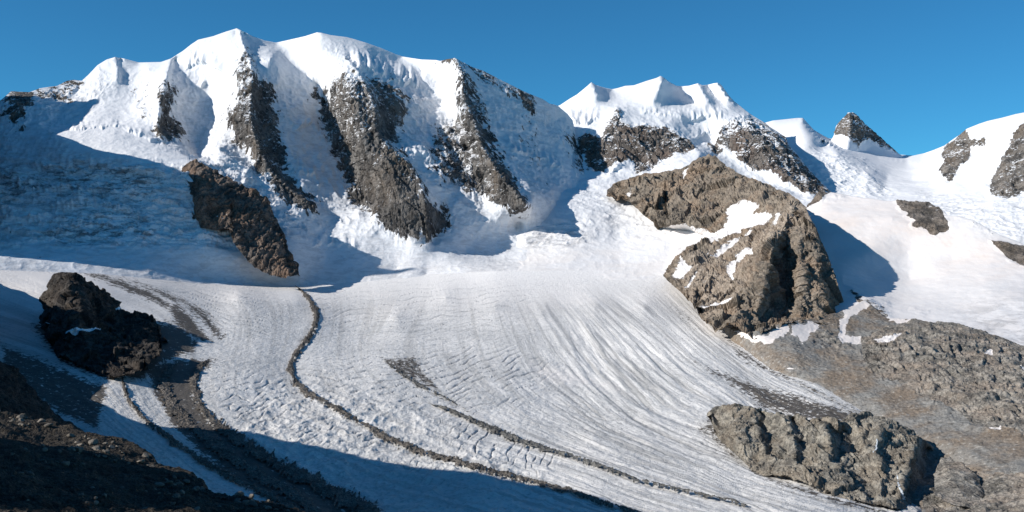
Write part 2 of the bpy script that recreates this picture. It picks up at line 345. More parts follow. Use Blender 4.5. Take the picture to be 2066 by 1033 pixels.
A_ctrl = [
 [(-170,262,4300),(0,203,4350),(80,178,4480),(165,163,4620),(232,115,4720),(280,126,4780),(345,118,4780),(400,80,4800),(478,57,4790),(486,62,4780)],
 [(490,63,4785),(520,77,4850),(557,86,4930)],[(562,85,4940),(580,81,4900),(640,65,4800),(648,66,4795),(690,74,4830),(738,86,4870),(812,114,4960)],[(815,114,4950),(850,120,4880),(880,121,4830),(918,117,4740)],
 [(922,120,4740),(955,136,4790),(1000,156,4840),(1070,190,4900),(1125,213,5050),(1156,243,5100),(1168,295,5030),(1188,338,4860)],
 # first pillar
 *R([(485,66,4760),(495,102,4580),(505,122,4470),(510,146,4370),(508,190,4250),(505,230,4170),(512,268,4100),(525,305,4050),(550,350,3990),(590,385,3955),(630,415,3920)], (-9,25), (8,80)),
 [(440,90,4740),(450,130,4610),(455,160,4520),(455,205,4420),(460,240,4330),(475,280,4220),(495,310,4120),(520,350,4010)],
 [(545,120,4560),(560,150,4540),(560,200,4430),(562,240,4340),(572,290,4240),(590,340,4140),(612,375,4060)],
 # bowl left of it
 [(400,120,4740),(410,140,4690),(412,190,4600),(405,240,4490),(385,285,4360),(400,315,4220)],[(430,160,4640),(430,200,4560),(432,240,4450)],
 # left rib
 *R([(345,122,4720),(338,150,4490),(332,180,4380),(324,215,4270),(318,255,4170),(330,290,4070)], (-9,25), (8,80)),
 [(300,140,4630),(285,190,4470),(262,225,4340),(240,250,4220)],
 *R([(232,118,4720),(237,140,4610),(236,160,4540)], (-9,20), (10,50)),[(200,140,4640),(190,180,4500),(160,215,4390),(120,245,4250),(60,240,4220)],
 # lit lobes
 [(110,268,4060),(160,262,4090),(230,265,4090),(300,290,4000),(370,318,3880),(400,328,3830)],
 [(110,275,3990),(190,302,3850),(260,315,3790),(342,337,3740),(395,345,3700)],
 [(440,300,4060),(470,325,3990),(420,335,3900),(500,345,3960)],
 # bowl between pillars one and two
 [(560,100,4820),(590,130,4760),(620,150,4730)],[(560,180,4510),(640,172,4720)],[(600,210,4500),(655,208,4670)],[(600,260,4390),(640,260,4500),(668,245,4590)],[(630,330,4270),(680,310,4400),(700,302,4440)],[(718,340,4330),(735,375,4220),(752,400,4120)],[(650,385,4120),(712,385,4220)],[(665,420,4030),(725,415,4110)],
 # second pillar
 [(640,75,4780),(640,95,4700),(665,120,4600),(690,130,4520),(695,160,4400),(705,200,4300),(725,250,4200),(745,300,4100),(772,350,4010),(795,400,3935),(817,440,3875),(840,475,3845)],
 *R([(697,117,4560),(719,136,4460),(730,156,4390),(749,197,4290),(758,230,4215),(757,262,4155),(776,291,4110),(820,325,4020),(846,361,3960),(856,395,3915),(862,440,3870),(864,488,3840)], (-9,25), (8,80)),
 [(790,170,4570),(805,205,4460),(805,250,4370)],[(895,420,4060),(905,460,3990)],
 [(725,430,3990),(760,460,3910),(820,490,3865)],
 # snow lip right of the second summit
 [(720,118,4580),(760,135,4640),(800,150,4690),(840,168,4730)],[(760,110,4820),(800,128,4880),(850,145,4890)],
 # bowl between two and three
 [(850,200,4600),(890,205,4700)],[(815,250,4400),(860,255,4490),(918,245,4590)],[(850,300,4270),(900,300,4370),(942,298,4460)],[(885,360,4120),(930,365,4210),(975,362,4290)],[(925,410,4060),(975,410,4120)],[(960,445,4030),(1010,445,4050)],
 [(860,150,4830),(885,165,4790)],
 # third pillar
 *R([(922,122,4720),(934,156,4570),(937,190,4480),(952,237,4370),(966,278,4270),(1000,339,4110),(1022,368,4040),(1058,410,3960)], (-9,35), (8,75)),
 [(890,150,4770),(900,190,4640)],
 # wide face right of it
 [(985,200,4640),(1000,250,4530),(1020,300,4400),(1045,350,4240),(1070,390,4110)],
 [(1060,210,4830),(1070,250,4770),(1085,300,4660),(1100,350,4480),(1110,385,4320)],
 [(1125,240,5020),(1140,290,4870),(1150,335,4690)],[(1190,380,4600),(1215,400,4600)],
 # foot of the wall
 [(640,440,3930),(650,480,3860),(660,520,3780),(640,560,3650)],
 [(740,470,3890),(760,510,3840),(800,540,3800)],
 [(890,490,3900),(930,485,3960),(960,480,4010),(1000,480,4045),(1040,478,4062),(1075,478,4078)],[(940,505,3945),(1000,505,4000),(1030,505,4006),(1060,504,4006),(1085,504,4024)],[(930,528,3835),(1000,530,3885),(1030,530,3888),(1060,530,3876)],[(1045,455,4130)],[(1100,500,4060),(1125,470,4220),(1160,435,4470)],
 [(860,552,3780),(950,550,3740),(1050,549,3712)],
 # icefall on the left
 [(-170,300,4100),(0,270,4130),(60,275,4080)],[(-170,350,3800),(0,340,3830),(100,345,3800),(200,350,3760),(300,355,3700),(380,365,3660)],
 [(-170,420,3480),(0,410,3540),(100,420,3550),(250,425,3570),(380,440,3570),(430,470,3540)],
 [(-170,470,3250),(0,475,3300),(120,485,3330),(250,490,3390),(380,500,3460),(480,520,3500),(560,540,3560)],
 [(-170,520,2960),(0,520,3060),(150,530,3160),(300,545,3275),(420,565,3420),(560,582,3510),(620,580,3580)],
 [(-170,560,2880),(0,560,2960),(200,568,3090),(400,590,3270),(560,600,3420),(700,588,3600),(860,572,3680),(1000,562,3740)],
 [(540,430,3760),(580,470,3720),(600,500,3690),(600,540,3620)],[(470,400,3740),(520,420,3800)],
]
A_rock = {
 'pillar_one': [(495,105),(505,122),(512,150),(545,172),(556,195),(560,230),(566,255),(560,262),(572,300),(575,335),(600,375),(637,412),(630,428),(612,425),(585,410),(560,385),(540,360),(520,345),(508,310),(480,290),(470,265),(455,235),(480,210),(485,170),(478,155),(488,120)],
 'rib': [(335,165),(342,168),(355,185),(345,213),(332,212),(345,240),(365,262),(366,275),(342,288),(320,275),(316,250),(330,225),(325,190)],
 'pillar_two': [(690,150),(715,152),(730,156),(755,165),(785,165),(795,180),(805,205),(820,222),(810,245),(800,260),(810,285),(800,290),(780,286),(820,325),(846,361),(860,395),(905,430),(905,458),(880,465),(864,490),(850,480),(820,478),(790,465),(760,440),(750,415),(735,420),(705,400),(695,360),(680,330),(690,310),(670,280),(650,240),(640,205),(628,195),(640,182),(662,200),(675,165)],
 'pillar_three': [(922,122),(935,140),(958,175),(968,210),(983,250),(993,290),(1010,310),(1025,345),(1042,371),(1064,415),(1056,429),(1018,415),(974,398),(937,385),(929,371),(900,361),(864,337),(890,330),(895,300),(910,270),(930,235),(932,200),(928,160)],
 'crest': [(880,119),(918,114),(1000,152),(1072,188),(1078,205),(1076,232),(1062,222),(1045,198),(1000,166),(950,146),(926,132),(905,127)],
 'edge': [(1155,262),(1165,268),(1163,290),(1176,310),(1192,340),(1175,340),(1157,312),(1151,285)],
 'left_crags': [(3,205),(20,183),(60,184),(70,195),(55,215),(48,232),(35,225),(20,215)],
 'left_crags_b': [(70,181),(90,184),(135,193),(138,200),(110,197),(80,192)],
 'left_crags_c': [(110,174),(130,162),(148,158),(167,166),(150,173),(138,181),(132,174)],
 'left_crags_d': [(-2,226),(25,215),(40,240),(43,255),(30,250),(15,236)],
}
def make_palu():
    s = Sheet(A_top, A_bot, A_ctrl, 1.35, back=900, fall=.55)
    x, y = s.px, s.py
    wx = x+4*perlin(np.stack([x/26, y/26, 0*x], -1)); wy = y+4*perlin(np.stack([x/26, y/26, 0*x+7.5], -1))
    parts = {k: mask([p], wx, wy, 22.) for k, p in A_rock.items()}
    rock = np.max(list(parts.values()), axis=0)
    specks = mask([([(255,180),(310,170),(312,240),(280,250)], .32), ([(640,180),(700,150),(720,250),(690,300)], .55), ([(1045,200),(1075,230),(1100,330),(1110,380),(1060,330),(1040,250)], .30),
                   ([(870,260),(930,230),(935,370),(870,335)], .62), ([(635,190),(665,215),(700,300),(735,380),(740,420),(700,395),(670,320)], .66), ([(785,150),(830,190),(815,250),(795,280),(780,200)], .55), ([(470,200),(500,120),(505,240),(460,245)], .5), ([(380,410),(410,420),(400,450),(380,440)], .4), ([(660,60),(740,150),(690,160)], .25)], wx, wy, 14.)
    rock = np.maximum(rock, specks)
    # relief
    P = s.P
    rr = np.clip(rock*1.3, 0, 1)
    rs = rr > .05
    lee = mask([[(495,102),(505,122),(510,146),(508,190),(505,230),(512,268),(525,305),(550,350),(590,385),(637,418),(608,372),(580,335),(576,300),(566,230),(560,195),(548,170),(514,148)],
      [(730,156),(749,197),(758,230),(757,262),(776,291),(812,287),(824,222),(798,178),(755,162)], [(846,361),(862,440),(864,490),(910,460),(908,428),(864,392)], [(934,156),(952,237),(966,278),(1000,339),(1058,412),(1066,412),(1028,345),(997,290),(962,175)]], x, y, 7.)
    h = rr*(1-.62*lee)*(ribs(P, 105, 5)*15+steps(P, 105, .7, 13.)*22+steps(P, 46, .5, 3.)*11+steps(P, 19, .3, 9.)*5+facets(P, 60, (1.2, 1, .6), sel=rs)*7+facets(P, 22, (1, 1, .7), 5, rs)*4+facets(P, 12, sel=rs)*2.5)
    ice = np.clip((y-290)/60, 0, 1)*np.clip((508-y)/30, 0, 1)*np.clip((640-x)/120, 0, 1)
    h += (1-rr)*(fbm(P, 260, 4, .45)*13*np.clip((y-95)/60, .12, 1)+ridged(P, 75, 5, .56, aniso=(1, 1, .7), off=5)*7.5*np.clip((y-125)/60, .05, 1))
    h += ice*(1-rr)*ridged(P, 85, 5, .62, aniso=(.5, 1, 2.1), off=50)*19
    lobe = mask([[(180,225),(240,168),(330,150),(322,290),(250,300),(130,272)]], x, y, 14.)
    lobe = np.maximum(lobe, np.clip(.5+poly_sd([(110,262),(190,250),(330,285),(410,330),(330,345),(150,305)], x, y)/20, 0, 1))
    h *= 1-.75*lobe*(1-rr)
    h *= 1-(1-rr)*np.clip((y-455)/50, 0, .75)*np.clip((x-470)/80, 0, 1)
    h *= 1-(1-rr)*np.clip((y-495)/22, 0, .9)
    cl = 0
    for k_, (ln_, a_, dp_) in enumerate([([(372,148),(395,130),(430,131),(460,155)], 20, 30), ([(705,122),(750,148),(800,166),(850,176)], 22, 40), ([(395,180),(425,172),(450,182)], 12, 20), ([(590,262),(625,255),(660,290)], 13, 30), ([(545,335),(590,345),(640,362)], 12, 30),
        ([(800,305),(850,318),(905,345)], 13, 32), ([(1020,300),(1075,318),(1140,345)], 14, 40), ([(985,255),(1040,262),(1090,275)], 8, 30), ([(60,338),(200,342),(300,350),(390,372)], 13, 34), ([(20,385),(150,392),(290,398),(370,415)], 13, 34), ([(90,440),(160,418),(230,418),(320,455)], 14, 30), ([(100,470),(200,455),(320,482)], 12, 26), ([(0,440),(60,446),(100,452)], 10, 25), ([(430,365),(470,358),(520,385)], 10, 24), ([(130,262),(230,256),(330,292)], 8, 16), ([(620,500),(680,492),(730,505)], 10, 25)]):
        cl = cl+ice_cliff(x, y, ln_, a_, dp_, 6., k_*3.3)
    h *= np.clip((y-s.vt[None])/22, .06, 1)
    h += (1-rr)*(cl+ribs(P, 52, 4, 61, .25)*4.2*np.clip((y-s.vt[None]-12)/30, 0, 1)*np.clip((430-y)/60, 0, 1)*(1-.8*lobe))
    h += (1-rr)*np.clip((y-s.vt[None])/8, 0, 1)*(ridged(P, 42, 4, .55, aniso=(1, .6, 1.5), off=31)*1.5)
    s.displace(h)
    tint = np.clip((y-500)/60, 0, 1)*.8
    crevasse_dark = np.clip((y-140)/60, 0, 1)*np.clip((1150-x)/60, 0, 1)*.32*(1-lobe)+ice*.9*np.clip(.25+mask([[(90,470),(160,425),(230,420),(300,450),(320,500),(220,515),(120,505)], [(0,350),(180,330),(320,360),(300,400),(200,395),(0,400)], ([(600,520),(680,490),(730,500),(715,550),(640,560)], 1.)], wx, wy, 25.), 0, 1)  # icefall crevasse bands and greyed bowls, their shading put into the snow colour
    dust = np.clip((330-y)/250, -.3, .8)*.25-.04
    mott = mask([[(640,130),(740,120),(752,200),(752,258),(700,290),(640,230)], [(475,100),(512,110),(508,235),(460,240)], [(870,200),(930,190),(1000,340),(1010,400),(940,380),(860,335)], [(920,120),(1000,150),(1080,200),(1080,240),(960,200)]], wx, wy, 30.)
    dust = dust+.38*mott
    V, Fq = s.flat()
    at = dict(rock=rock.ravel(), tint=tint.ravel(), crevasse_dark=crevasse_dark.ravel(), dust=dust.ravel())
    fc = {k: v.ravel()[Fq].mean(1) for k, v in parts.items()}
    names = list(fc); best = np.argmax(np.stack([fc[k] for k in names]), 0); mx = np.max(np.stack([fc[k] for k in names]), 0)
    body = subset('mountain', V, Fq, mx < .5, M_palu, at)
    tag(body, 'three-summit white mountain with three dark rock pillars and hanging glaciers', 'mountain', kind='structure')
    nm = {'pillar_one': ('rock_pillar', 'long rock pillar falling from the pointed snow summit'), 'pillar_two': ('rock_pillar', 'widest rock pillar below the rounded middle summit'), 'pillar_three': ('rock_pillar', 'narrow snow streaked pillar below the right hand summit'),
          'rib': ('rock_rib', None), 'crest': ('rock_crest', None), 'edge': ('rock_rib', None)}
    for i, k in enumerate(names):
        n, l = nm.get(k, ('rock_crag', None))
        o = subset(n, V, Fq, (mx >= .5) & (best == i), M_palu, at, body, False)
        if l: o['label'] = l
    return s
A = make_palu()

# ------------------------------------------------------------------ Bellavista with its snow basin
B_top = [(985,420),(1060,330),(1100,260),(1118,216),(1130,212),(1148,200),(1165,190),(1183,175),(1193,166),(1203,172),(1220,177),(1234,180),(1245,178),(1262,173),(1279,172),(1305,163),(1325,157),(1333,153),(1340,157),(1350,165),(1365,173),(1375,174),(1390,173),(1408,168),(1417,172),(1428,171),(1440,168),(1448,167),(1455,171),(1463,182),(1470,192),(1482,205),(1495,215),(1510,227),(1523,236),(1535,243),(1545,249),(1555,257),(1585,276),(1590,290),(1610,314),(1632,342),(1653,364),(1675,386),(1700,405)]
B_bot = [(985,565),(1200,565),(1350,570),(1420,560),(1500,480),(1600,440),(1700,420)]
B_ctrl = [
 [(985,420,4330),(1060,330,4900),(1118,216,5500),(1148,200,5500),(1193,166,5500)],[(1196,168,5505),(1234,180,5720)],[(1238,180,5720),(1262,173,5680),(1333,153,5560)],[(1337,155,5570),(1350,165,5660),(1375,174,5800)],[(1380,174,5790),(1408,168,5640)],[(1412,170,5650),(1428,171,5740)],[(1432,170,5720),(1448,167,5620)],
 [(1450,169,5640),(1482,205,5600),(1523,236,5380),(1555,257,5300),(1590,290,5200),(1632,342,5080),(1675,386,4960),(1700,405,4900)],
 [(1193,167,5500),(1200,180,5410),(1206,192,5370)],[(1215,180,5560),(1235,190,5560)],
 [(1333,154,5560),(1336,165,5440),(1330,180,5370),(1322,195,5330),(1318,202,5310)],[(1352,175,5580),(1350,195,5470)],[(1380,190,5680),(1400,205,5560)],
 [(1408,169,5630),(1418,185,5520),(1430,202,5420),(1436,212,5390)],[(1432,185,5680),(1455,205,5560)],[(1448,169,5620),(1462,188,5550),(1480,208,5500)],
 [(1130,235,5330),(1200,215,5330),(1260,215,5300),(1320,222,5280),(1400,222,5320),(1470,220,5360),(1510,232,5340)],
 [(1165,260,5150),(1210,245,5180),(1245,220,5190),(1255,250,5080),(1300,257,5070),(1345,262,5070),(1375,278,5050),(1404,297,5000)],
 [(1390,245,5260),(1430,262,5240),(1440,285,5200)],
 [(1170,300,4990),(1200,345,4800),(1260,345,4760),(1310,340,4790),(1370,312,4880),(1400,303,4940)],
 [(1230,350,4700),(1260,320,4830),(1285,325,4850)],
 [(1415,290,5120),(1450,310,5060),(1500,345,4960),(1560,375,4850),(1620,395,4800)],
 [(1470,250,5190),(1500,270,5080),(1530,300,4990),(1560,330,4900),(1590,360,4830),(1640,388,4790)],
 [(1440,268,5200),(1460,285,5120),(1490,310,5020)],[(1545,270,5150),(1580,300,5050),(1600,330,4960)],
 [(1300,352,4700),(1350,335,4700),(1410,315,4750)],
 [(1080,400,4330),(1130,380,4500),(1190,360,4650),(1240,370,4600)],
 [(1030,470,4090),(1080,440,4180),(1150,420,4250),(1220,410,4330),(1280,420,4280)],
 [(1060,485,4020),(1120,470,4060),(1180,475,4050),(1250,470,4100),(1330,460,4080),(1400,470,3980)],
 [(985,505,4035),(1020,505,4020),(1060,505,4003),(1100,503,3988),(1150,500,3970),(1250,500,3980),(1350,500,3880),(1420,500,3760)],[(985,530,3935),(1020,530,3905),(1060,530,3872),(1100,530,3838),(1150,530,3800),(1250,530,3790),(1350,528,3690)],
 [(985,560,3725),(1030,552,3702),(1085,548,3688),(1200,546,3650),(1350,546,3560),(1350,570,3400),(1420,560,3440)],[(1500,480,3800),(1600,440,4100),(1700,420,4500)],
]
B_rock = {
 'wall': [(1243,222),(1253,224),(1250,243),(1275,256),(1310,257),(1345,262),(1370,272),(1395,290),(1404,297),(1365,313),(1330,328),(1300,347),(1285,350),(1280,328),(1268,318),(1245,330),(1222,342),(1212,350),(1200,346),(1188,335),(1170,300),(1164,275),(1190,272),(1212,278),(1225,255),(1237,240)],
 'shoulder': [(1470,248),(1500,238),(1523,233),(1555,254),(1588,274),(1594,295),(1612,314),(1642,350),(1680,390),(1640,394),(1610,382),(1580,362),(1560,345),(1530,347),(1505,335),(1490,320),(1480,305),(1445,285),(1455,262)]}
def make_bella():
    s = Sheet(B_top, B_bot, B_ctrl, 1.35, back=700, fall=.5)
    x, y = s.px, s.py
    wx = x+3*perlin(np.stack([x/22, y/22, 0*x], -1)); wy = y+3*perlin(np.stack([x/22, y/22, 0*x+7.5], -1))
    parts = {k: mask([p], wx, wy, 12.) for k, p in B_rock.items()}
    rock = np.max(list(parts.values()), axis=0)
    rock = np.maximum(rock, mask([([(1165,186),(1193,166),(1200,172),(1175,190)], .5), ([(1455,166),(1490,205),(1500,218),(1470,200)], .45), ([(1420,290),(1450,285),(1462,310),(1440,312)], .7)], wx, wy, 6.))
    P = s.P; rr = np.clip(rock*1.3, 0, 1)
    rs = rr > .05
    h = rr*(ribs(P, 100, 5, 3)*12+steps(P, 120, .6, 15.)*20+steps(P, 50, .5, 5.)*11+steps(P, 20, .3, 2.)*5+facets(P, 60, (1, 1, .8), sel=rs)*7+facets(P, 20, (1, 1, .8), 5, rs)*4)*np.clip((y-s.vt[None])/16, .1, 1)
    up = np.clip((y-205)/60, .02, 1)*np.clip((y-s.vt[None])/25, .02, 1)
    h += (1-rr)*(fbm(P, 300, 5, .5)*13*up+fbm(P, 40, 4, .5)*2.2*up)
    ser = np.clip(.5+poly_sd([(1080,450),(1190,440),(1200,490),(1150,515),(1040,500)], x, y)/40, 0, 1)+.7*np.clip(.5+poly_sd([(1060,390),(1180,360),(1380,460),(1300,480)], x, y)/40, 0, 1)
    ser = ser*np.clip((512-y)/25, 0, 1)
    h *= 1-(1-rr)*np.clip((y-470)/50, 0, .8)
    h += (1-rr)*ser*ridged(P, 55, 4, .6, aniso=(.6, 1, 1.6), off=9)*8
    h += (1-rr)*(ice_cliff(x, y, [(1140,246),(1180,252),(1210,240)], 20, 30, 5., 2.)+ice_cliff(x, y, [(1385,246),(1425,236),(1470,246)], 18, 26, 5., 7.)+ice_cliff(x, y, [(1290,228),(1330,232),(1390,240)], 9, 18, 5., 9.)+ice_cliff(x, y, [(1395,285),(1425,268),(1450,275)], 16, 26, 4., 12.)+ribs(P, 55, 4, 61, .25)*2.5*np.clip((y-s.vt[None]-15)/30, 0, 1)*np.clip((420-y)/60, 0, 1))
    h += (1-rr)*np.clip((y-s.vt[None])/8, 0, 1)*(ridged(P, 48, 4, .55, aniso=(1, .6, 1.5), off=31)*1.5)
    s.displace(h)
    tint = np.clip((y-400)/90, 0, 1)
    crevasse_dark = np.clip(mask([([(1050,480),(1090,455),(1160,440),(1190,465),(1180,490),(1130,510),(1085,505),(1050,500)], .6), ([(1110,395),(1150,395),(1260,435),(1330,470),(1300,490),(1200,440)], .15)], wx, wy, 14.), 0, 1)
    dust = np.where(x > 1430, .22, .02)+0*y+np.clip((275-y)/90, 0, .3)
    V, Fq = s.flat(); at = dict(rock=rock.ravel(), tint=tint.ravel(), crevasse_dark=crevasse_dark.ravel(), dust=dust.ravel())
    fc = {k: v.ravel()[Fq].mean(1) for k, v in parts.items()}
    mx = np.maximum(fc['wall'], fc['shoulder'])
    body = subset('mountain', V, Fq, mx < .5, M_bell, at)
    tag(body, 'broad snow-domed mountain with a row of small white tops above a snow basin', 'mountain', kind='structure')
    for k, l in (('wall', 'brown rock wall under the snow domes'), ('shoulder', 'snow dusted rock shoulder right of the snow domes')):
        o = subset('rock_wall', V, Fq, (mx >= .5) & (fc[k] == mx), M_bell, at, body, False); o['label'] = l
make_bella()

# ------------------------------------------------------------------ far pass and right-hand snow peak
C_top = [(1520,262),(1545,247),(1560,243),(1609,238),(1620,238),(1631,250),(1642,262),(1659,272),(1672,279),(1690,280),(1720,288),(1760,296),(1800,305),(1818,312),(1842,314),(1865,309),(1885,302),(1905,294),(1920,283),(1937,271),(1950,260),(1975,250),(1993,244),(2020,238),(2050,230),(2066,227),(2110,215),(2200,200),(2420,190)]
C_bot = [(1520,420),(1650,430),(1800,440),(1900,470),(2000,510),(2066,540),(2200,600),(2420,690)]
C_ctrl = [
 [(1520,262,6100),(1560,243,6150),(1620,239,6150),(1642,262,6250),(1672,279,6300),(1720,288,6200),(1760,296,6250),(1818,312,6350),(1865,309,6200),(1905,294,5700),(1950,260,5450),(2020,238,5350),(2066,227,5300),(2200,200,5200)],
 [(1620,245,6050),(1650,275,5850),(1690,300,5650),(1720,320,5500),(1760,350,5300),(1785,380,5150)],
 [(1580,290,5850),(1612,320,5420),(1650,350,5230),(1690,385,5030)],[(1660,320,5420),(1700,350,5260),(1730,375,5120)],[(1660,285,6050),(1700,300,5850)],
 [(1720,305,5850),(1770,318,5900),(1830,325,6000),(1870,330,5700)],[(1790,360,5380),(1840,360,5400),(1880,370,5150)],
 [(1800,390,5000),(1860,400,4850),(1920,410,4650),(2000,420,4450),(2066,410,4450)],
 [(1895,320,5400),(1920,340,5180),(1920,365,4990)],[(1930,290,5400),(1955,300,5330),(1990,290,5230)],[(1950,340,5100),(1985,330,5080),(2010,300,5080),(2040,270,5080),(2066,255,5080)],
 [(2000,370,4780),(2020,340,4830),(2040,380,4620),(2066,390,4550)],[(2066,300,4850),(2200,300,4800)],
 [(1650,430,4800),(1800,440,4500),(1950,460,4300),(2066,470,4150),(2200,480,4050)],[(2066,540,3950),(2200,600,3800)],
]
HORN_R = [(1683,272),(1690,250),(1710,224),(1730,228),(1762,262),(1815,310),(1780,298),(1752,280),(1735,288),(1730,300),(1716,281),(1703,272)]
def make_far():
    s = Sheet(C_top, C_bot, C_ctrl, 1.4, back=900, fall=.4)
    x, y = s.px, s.py
    wx = x+3*perlin(np.stack([x/22, y/22, 0*x], -1)); wy = y+3*perlin(np.stack([x/22, y/22, 0*x+7.5], -1))
    p1 = [(1897,312),(1905,297),(1927,279),(1949,259),(1956,281),(1975,285),(1993,279),(1988,295),(1960,294),(1955,320),(1938,336),(1930,347),(1925,361),(1914,366),(1894,344),(1905,325)]
    p2 = [(2200,230),(2066,252),(2045,270),(2037,303),(2023,325),(2010,347),(1996,372),(2001,391),(2034,399),(2066,391),(2200,400)]
    m1, m2 = mask([p1], wx, wy, 8.), mask([p2], wx, wy, 8.)
    rock = np.maximum(m1, m2)
    rock = np.maximum(rock, mask([([(1632,250),(1645,262),(1640,264)], .6), ([(1745,345),(1790,385),(1780,388),(1740,355)], .45), ([(1720,315),(1745,320),(1770,345),(1750,345)], .3)], wx, wy, 6.))
    P = s.P; rr = np.clip(rock*1.3, 0, 1)
    rs = rr > .05
    h = rr*(ribs(P, 110, 5, 8)*14+facets(P, 60, sel=rs)*12+facets(P, 24, sel=rs)*5)*np.clip((y-s.vt[None])/16, .1, 1)
    up = np.clip((y-s.vt[None]-6)/50, .05, 1)
    h += (1-rr)*(fbm(P, 300, 5)*10*up)
    ser = np.clip(.5+poly_sd([(1590,300),(1700,310),(1800,395),(1640,395)], x, y)/30, 0, 1)+.8*np.clip(.5+poly_sd([(1850,395),(2066,400),(2200,420),(2200,520),(2066,500),(1900,430)], x, y)/30, 0, 1)
    h += (1-rr)*ser*ridged(P, 60, 4, .6, off=19)*8
    s.displace(h)
    crevasse_dark = .35*np.clip(.5+poly_sd([(1850,385),(2066,400),(2200,420),(2200,520),(2066,500),(1900,430)], x, y)/30, 0, 1)
    V, Fq = s.flat(); at = dict(rock=rock.ravel(), tint=0*rock.ravel(), crevasse_dark=crevasse_dark.ravel(), dust=(.05+0*rock).ravel())
    xc = x.ravel()[Fq].mean(1); f1, f2 = m1.ravel()[Fq].mean(1), m2.ravel()[Fq].mean(1)
    lim = 1850
    o = subset('snow_pass', V, Fq, xc < lim, M_far, at); tag(o, 'far snow shoulder and saddle behind the dark horn', 'mountain', kind='structure')
    o = subset('mountain', V, Fq, (xc >= lim) & (np.maximum(f1, f2) < .5), M_far, at); tag(o, 'snow peak cut by the right edge of the view, with grey rock ribs', 'mountain', kind='structure')
    for f in (f1, f2): subset('rock_rib', V, Fq, (xc >= lim) & (f >= .5), M_far, at, o)
    # the horn
    ht = [(1668,296),(1683,273),(1686,258),(1690,250),(1703,237),(1710,228),(1718,226),(1727,230),(1733,236),(1745,251),(1757,261),(1775,276),(1785,286),(1800,299),(1812,308),(1830,322)]
    hb = [(1668,312),(1700,320),(1740,322),(1790,322),(1830,330)]
    s = Sheet(ht, hb, [[(1668,296,6180),(1686,258,6120),(1714,226,6080),(1745,251,6150),(1785,286,6200),(1830,322,6230)],
                       [(1714,226,6080),(1716,250,6000),(1713,275,5930),(1710,300,5850)],[(1690,280,6040),(1680,300,6000)],
                       [(1740,275,6080),(1760,295,6080),(1745,305,6020)],[(1668,312,6050),(1700,320,5780),(1740,322,5900),(1790,322,6000),(1830,330,6100)]], .8, back=300, fall=1.)
    x, y = s.px, s.py
    rock = mask([HORN_R], x, y, 5.); h = np.clip(rock*1.3, 0, 1)*(ribs(s.P, 70, 5, 2, 0.)*12+facets(s.P, 45)*14+facets(s.P, 20)*6)*np.clip((y-s.vt[None])/8, .35, 1)
    s.displace(h); V, Fq = s.flat()
    at = dict(rock=rock.ravel(), tint=0*rock.ravel(), crevasse_dark=0*rock.ravel(), dust=(.36+0*rock).ravel())
    o = build('rock_horn', V, Fq, M_far, at)
    tag(o, 'small dark snow-dusted rock horn standing on the far skyline', 'peak')
make_far()

# ------------------------------------------------------------------ rock island below the first pillar
I_top = [(368,345),(378,332),(395,326),(415,330),(430,340),(450,350),(475,368),(500,378),(520,390),(538,402),(545,420),(560,445),(572,470),(578,490),(585,515),(600,535)]
I_bot = [(368,350),(378,360),(392,385),(395,420),(405,446),(440,450),(465,448),(470,475),(490,500),(505,520),(530,535),(560,545),(585,548),(600,545)]
def make_island():
    b2 = [(a, b+14) for a, b in I_bot]
    ctl = [[(368,345,3720),(395,326,3720),(430,340,3700),(475,368,3690),(520,390,3680),(545,420,3660),(572,470,3620),(600,535,3560)],
           [(385,365,3620),(407,378,3575),(461,412,3585),(505,439,3590),(540,460,3590),(562,490,3560),(580,520,3520)],
           [(392,400,3560),(395,420,3550),(405,446,3530),(465,448,3510),(490,500,3460),(530,535,3440),(585,548,3430)],
           [(415,345,3660),(450,375,3640),(500,405,3625),(535,430,3610)],
           [(430,430,3560),(455,445,3520),(500,490,3500),(540,510,3480)],
           [(368,364,3700),(405,460,3540),(465,462,3500),(530,549,3440),(600,559,3430)]]
    s = Sheet(I_top, b2, ctl, 1.0, jag=2.5, back=160, fall=1.2)
    x, y = s.px, s.py
    h = ribs(s.P, 85, 5, 4, -.3)*12+steps(s.P, 40, -.3, 4.)*9+steps(s.P, 15, 0., 6.)*4+facets(s.P, 40)*6+facets(s.P, 14)*3
    s.displace(h); V, Fq = s.flat()
    sn = mask([[(362,345),(380,352),(392,368),(380,366)]], x, y, 5.)
    z = np.zeros(len(V), F32)
    o = build('rock_outcrop', V, Fq, M_isle, dict(rock=(1-sn).ravel(), tint=z, crevasse_dark=z, dust=z))
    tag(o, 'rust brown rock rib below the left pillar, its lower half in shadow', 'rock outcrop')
make_island()

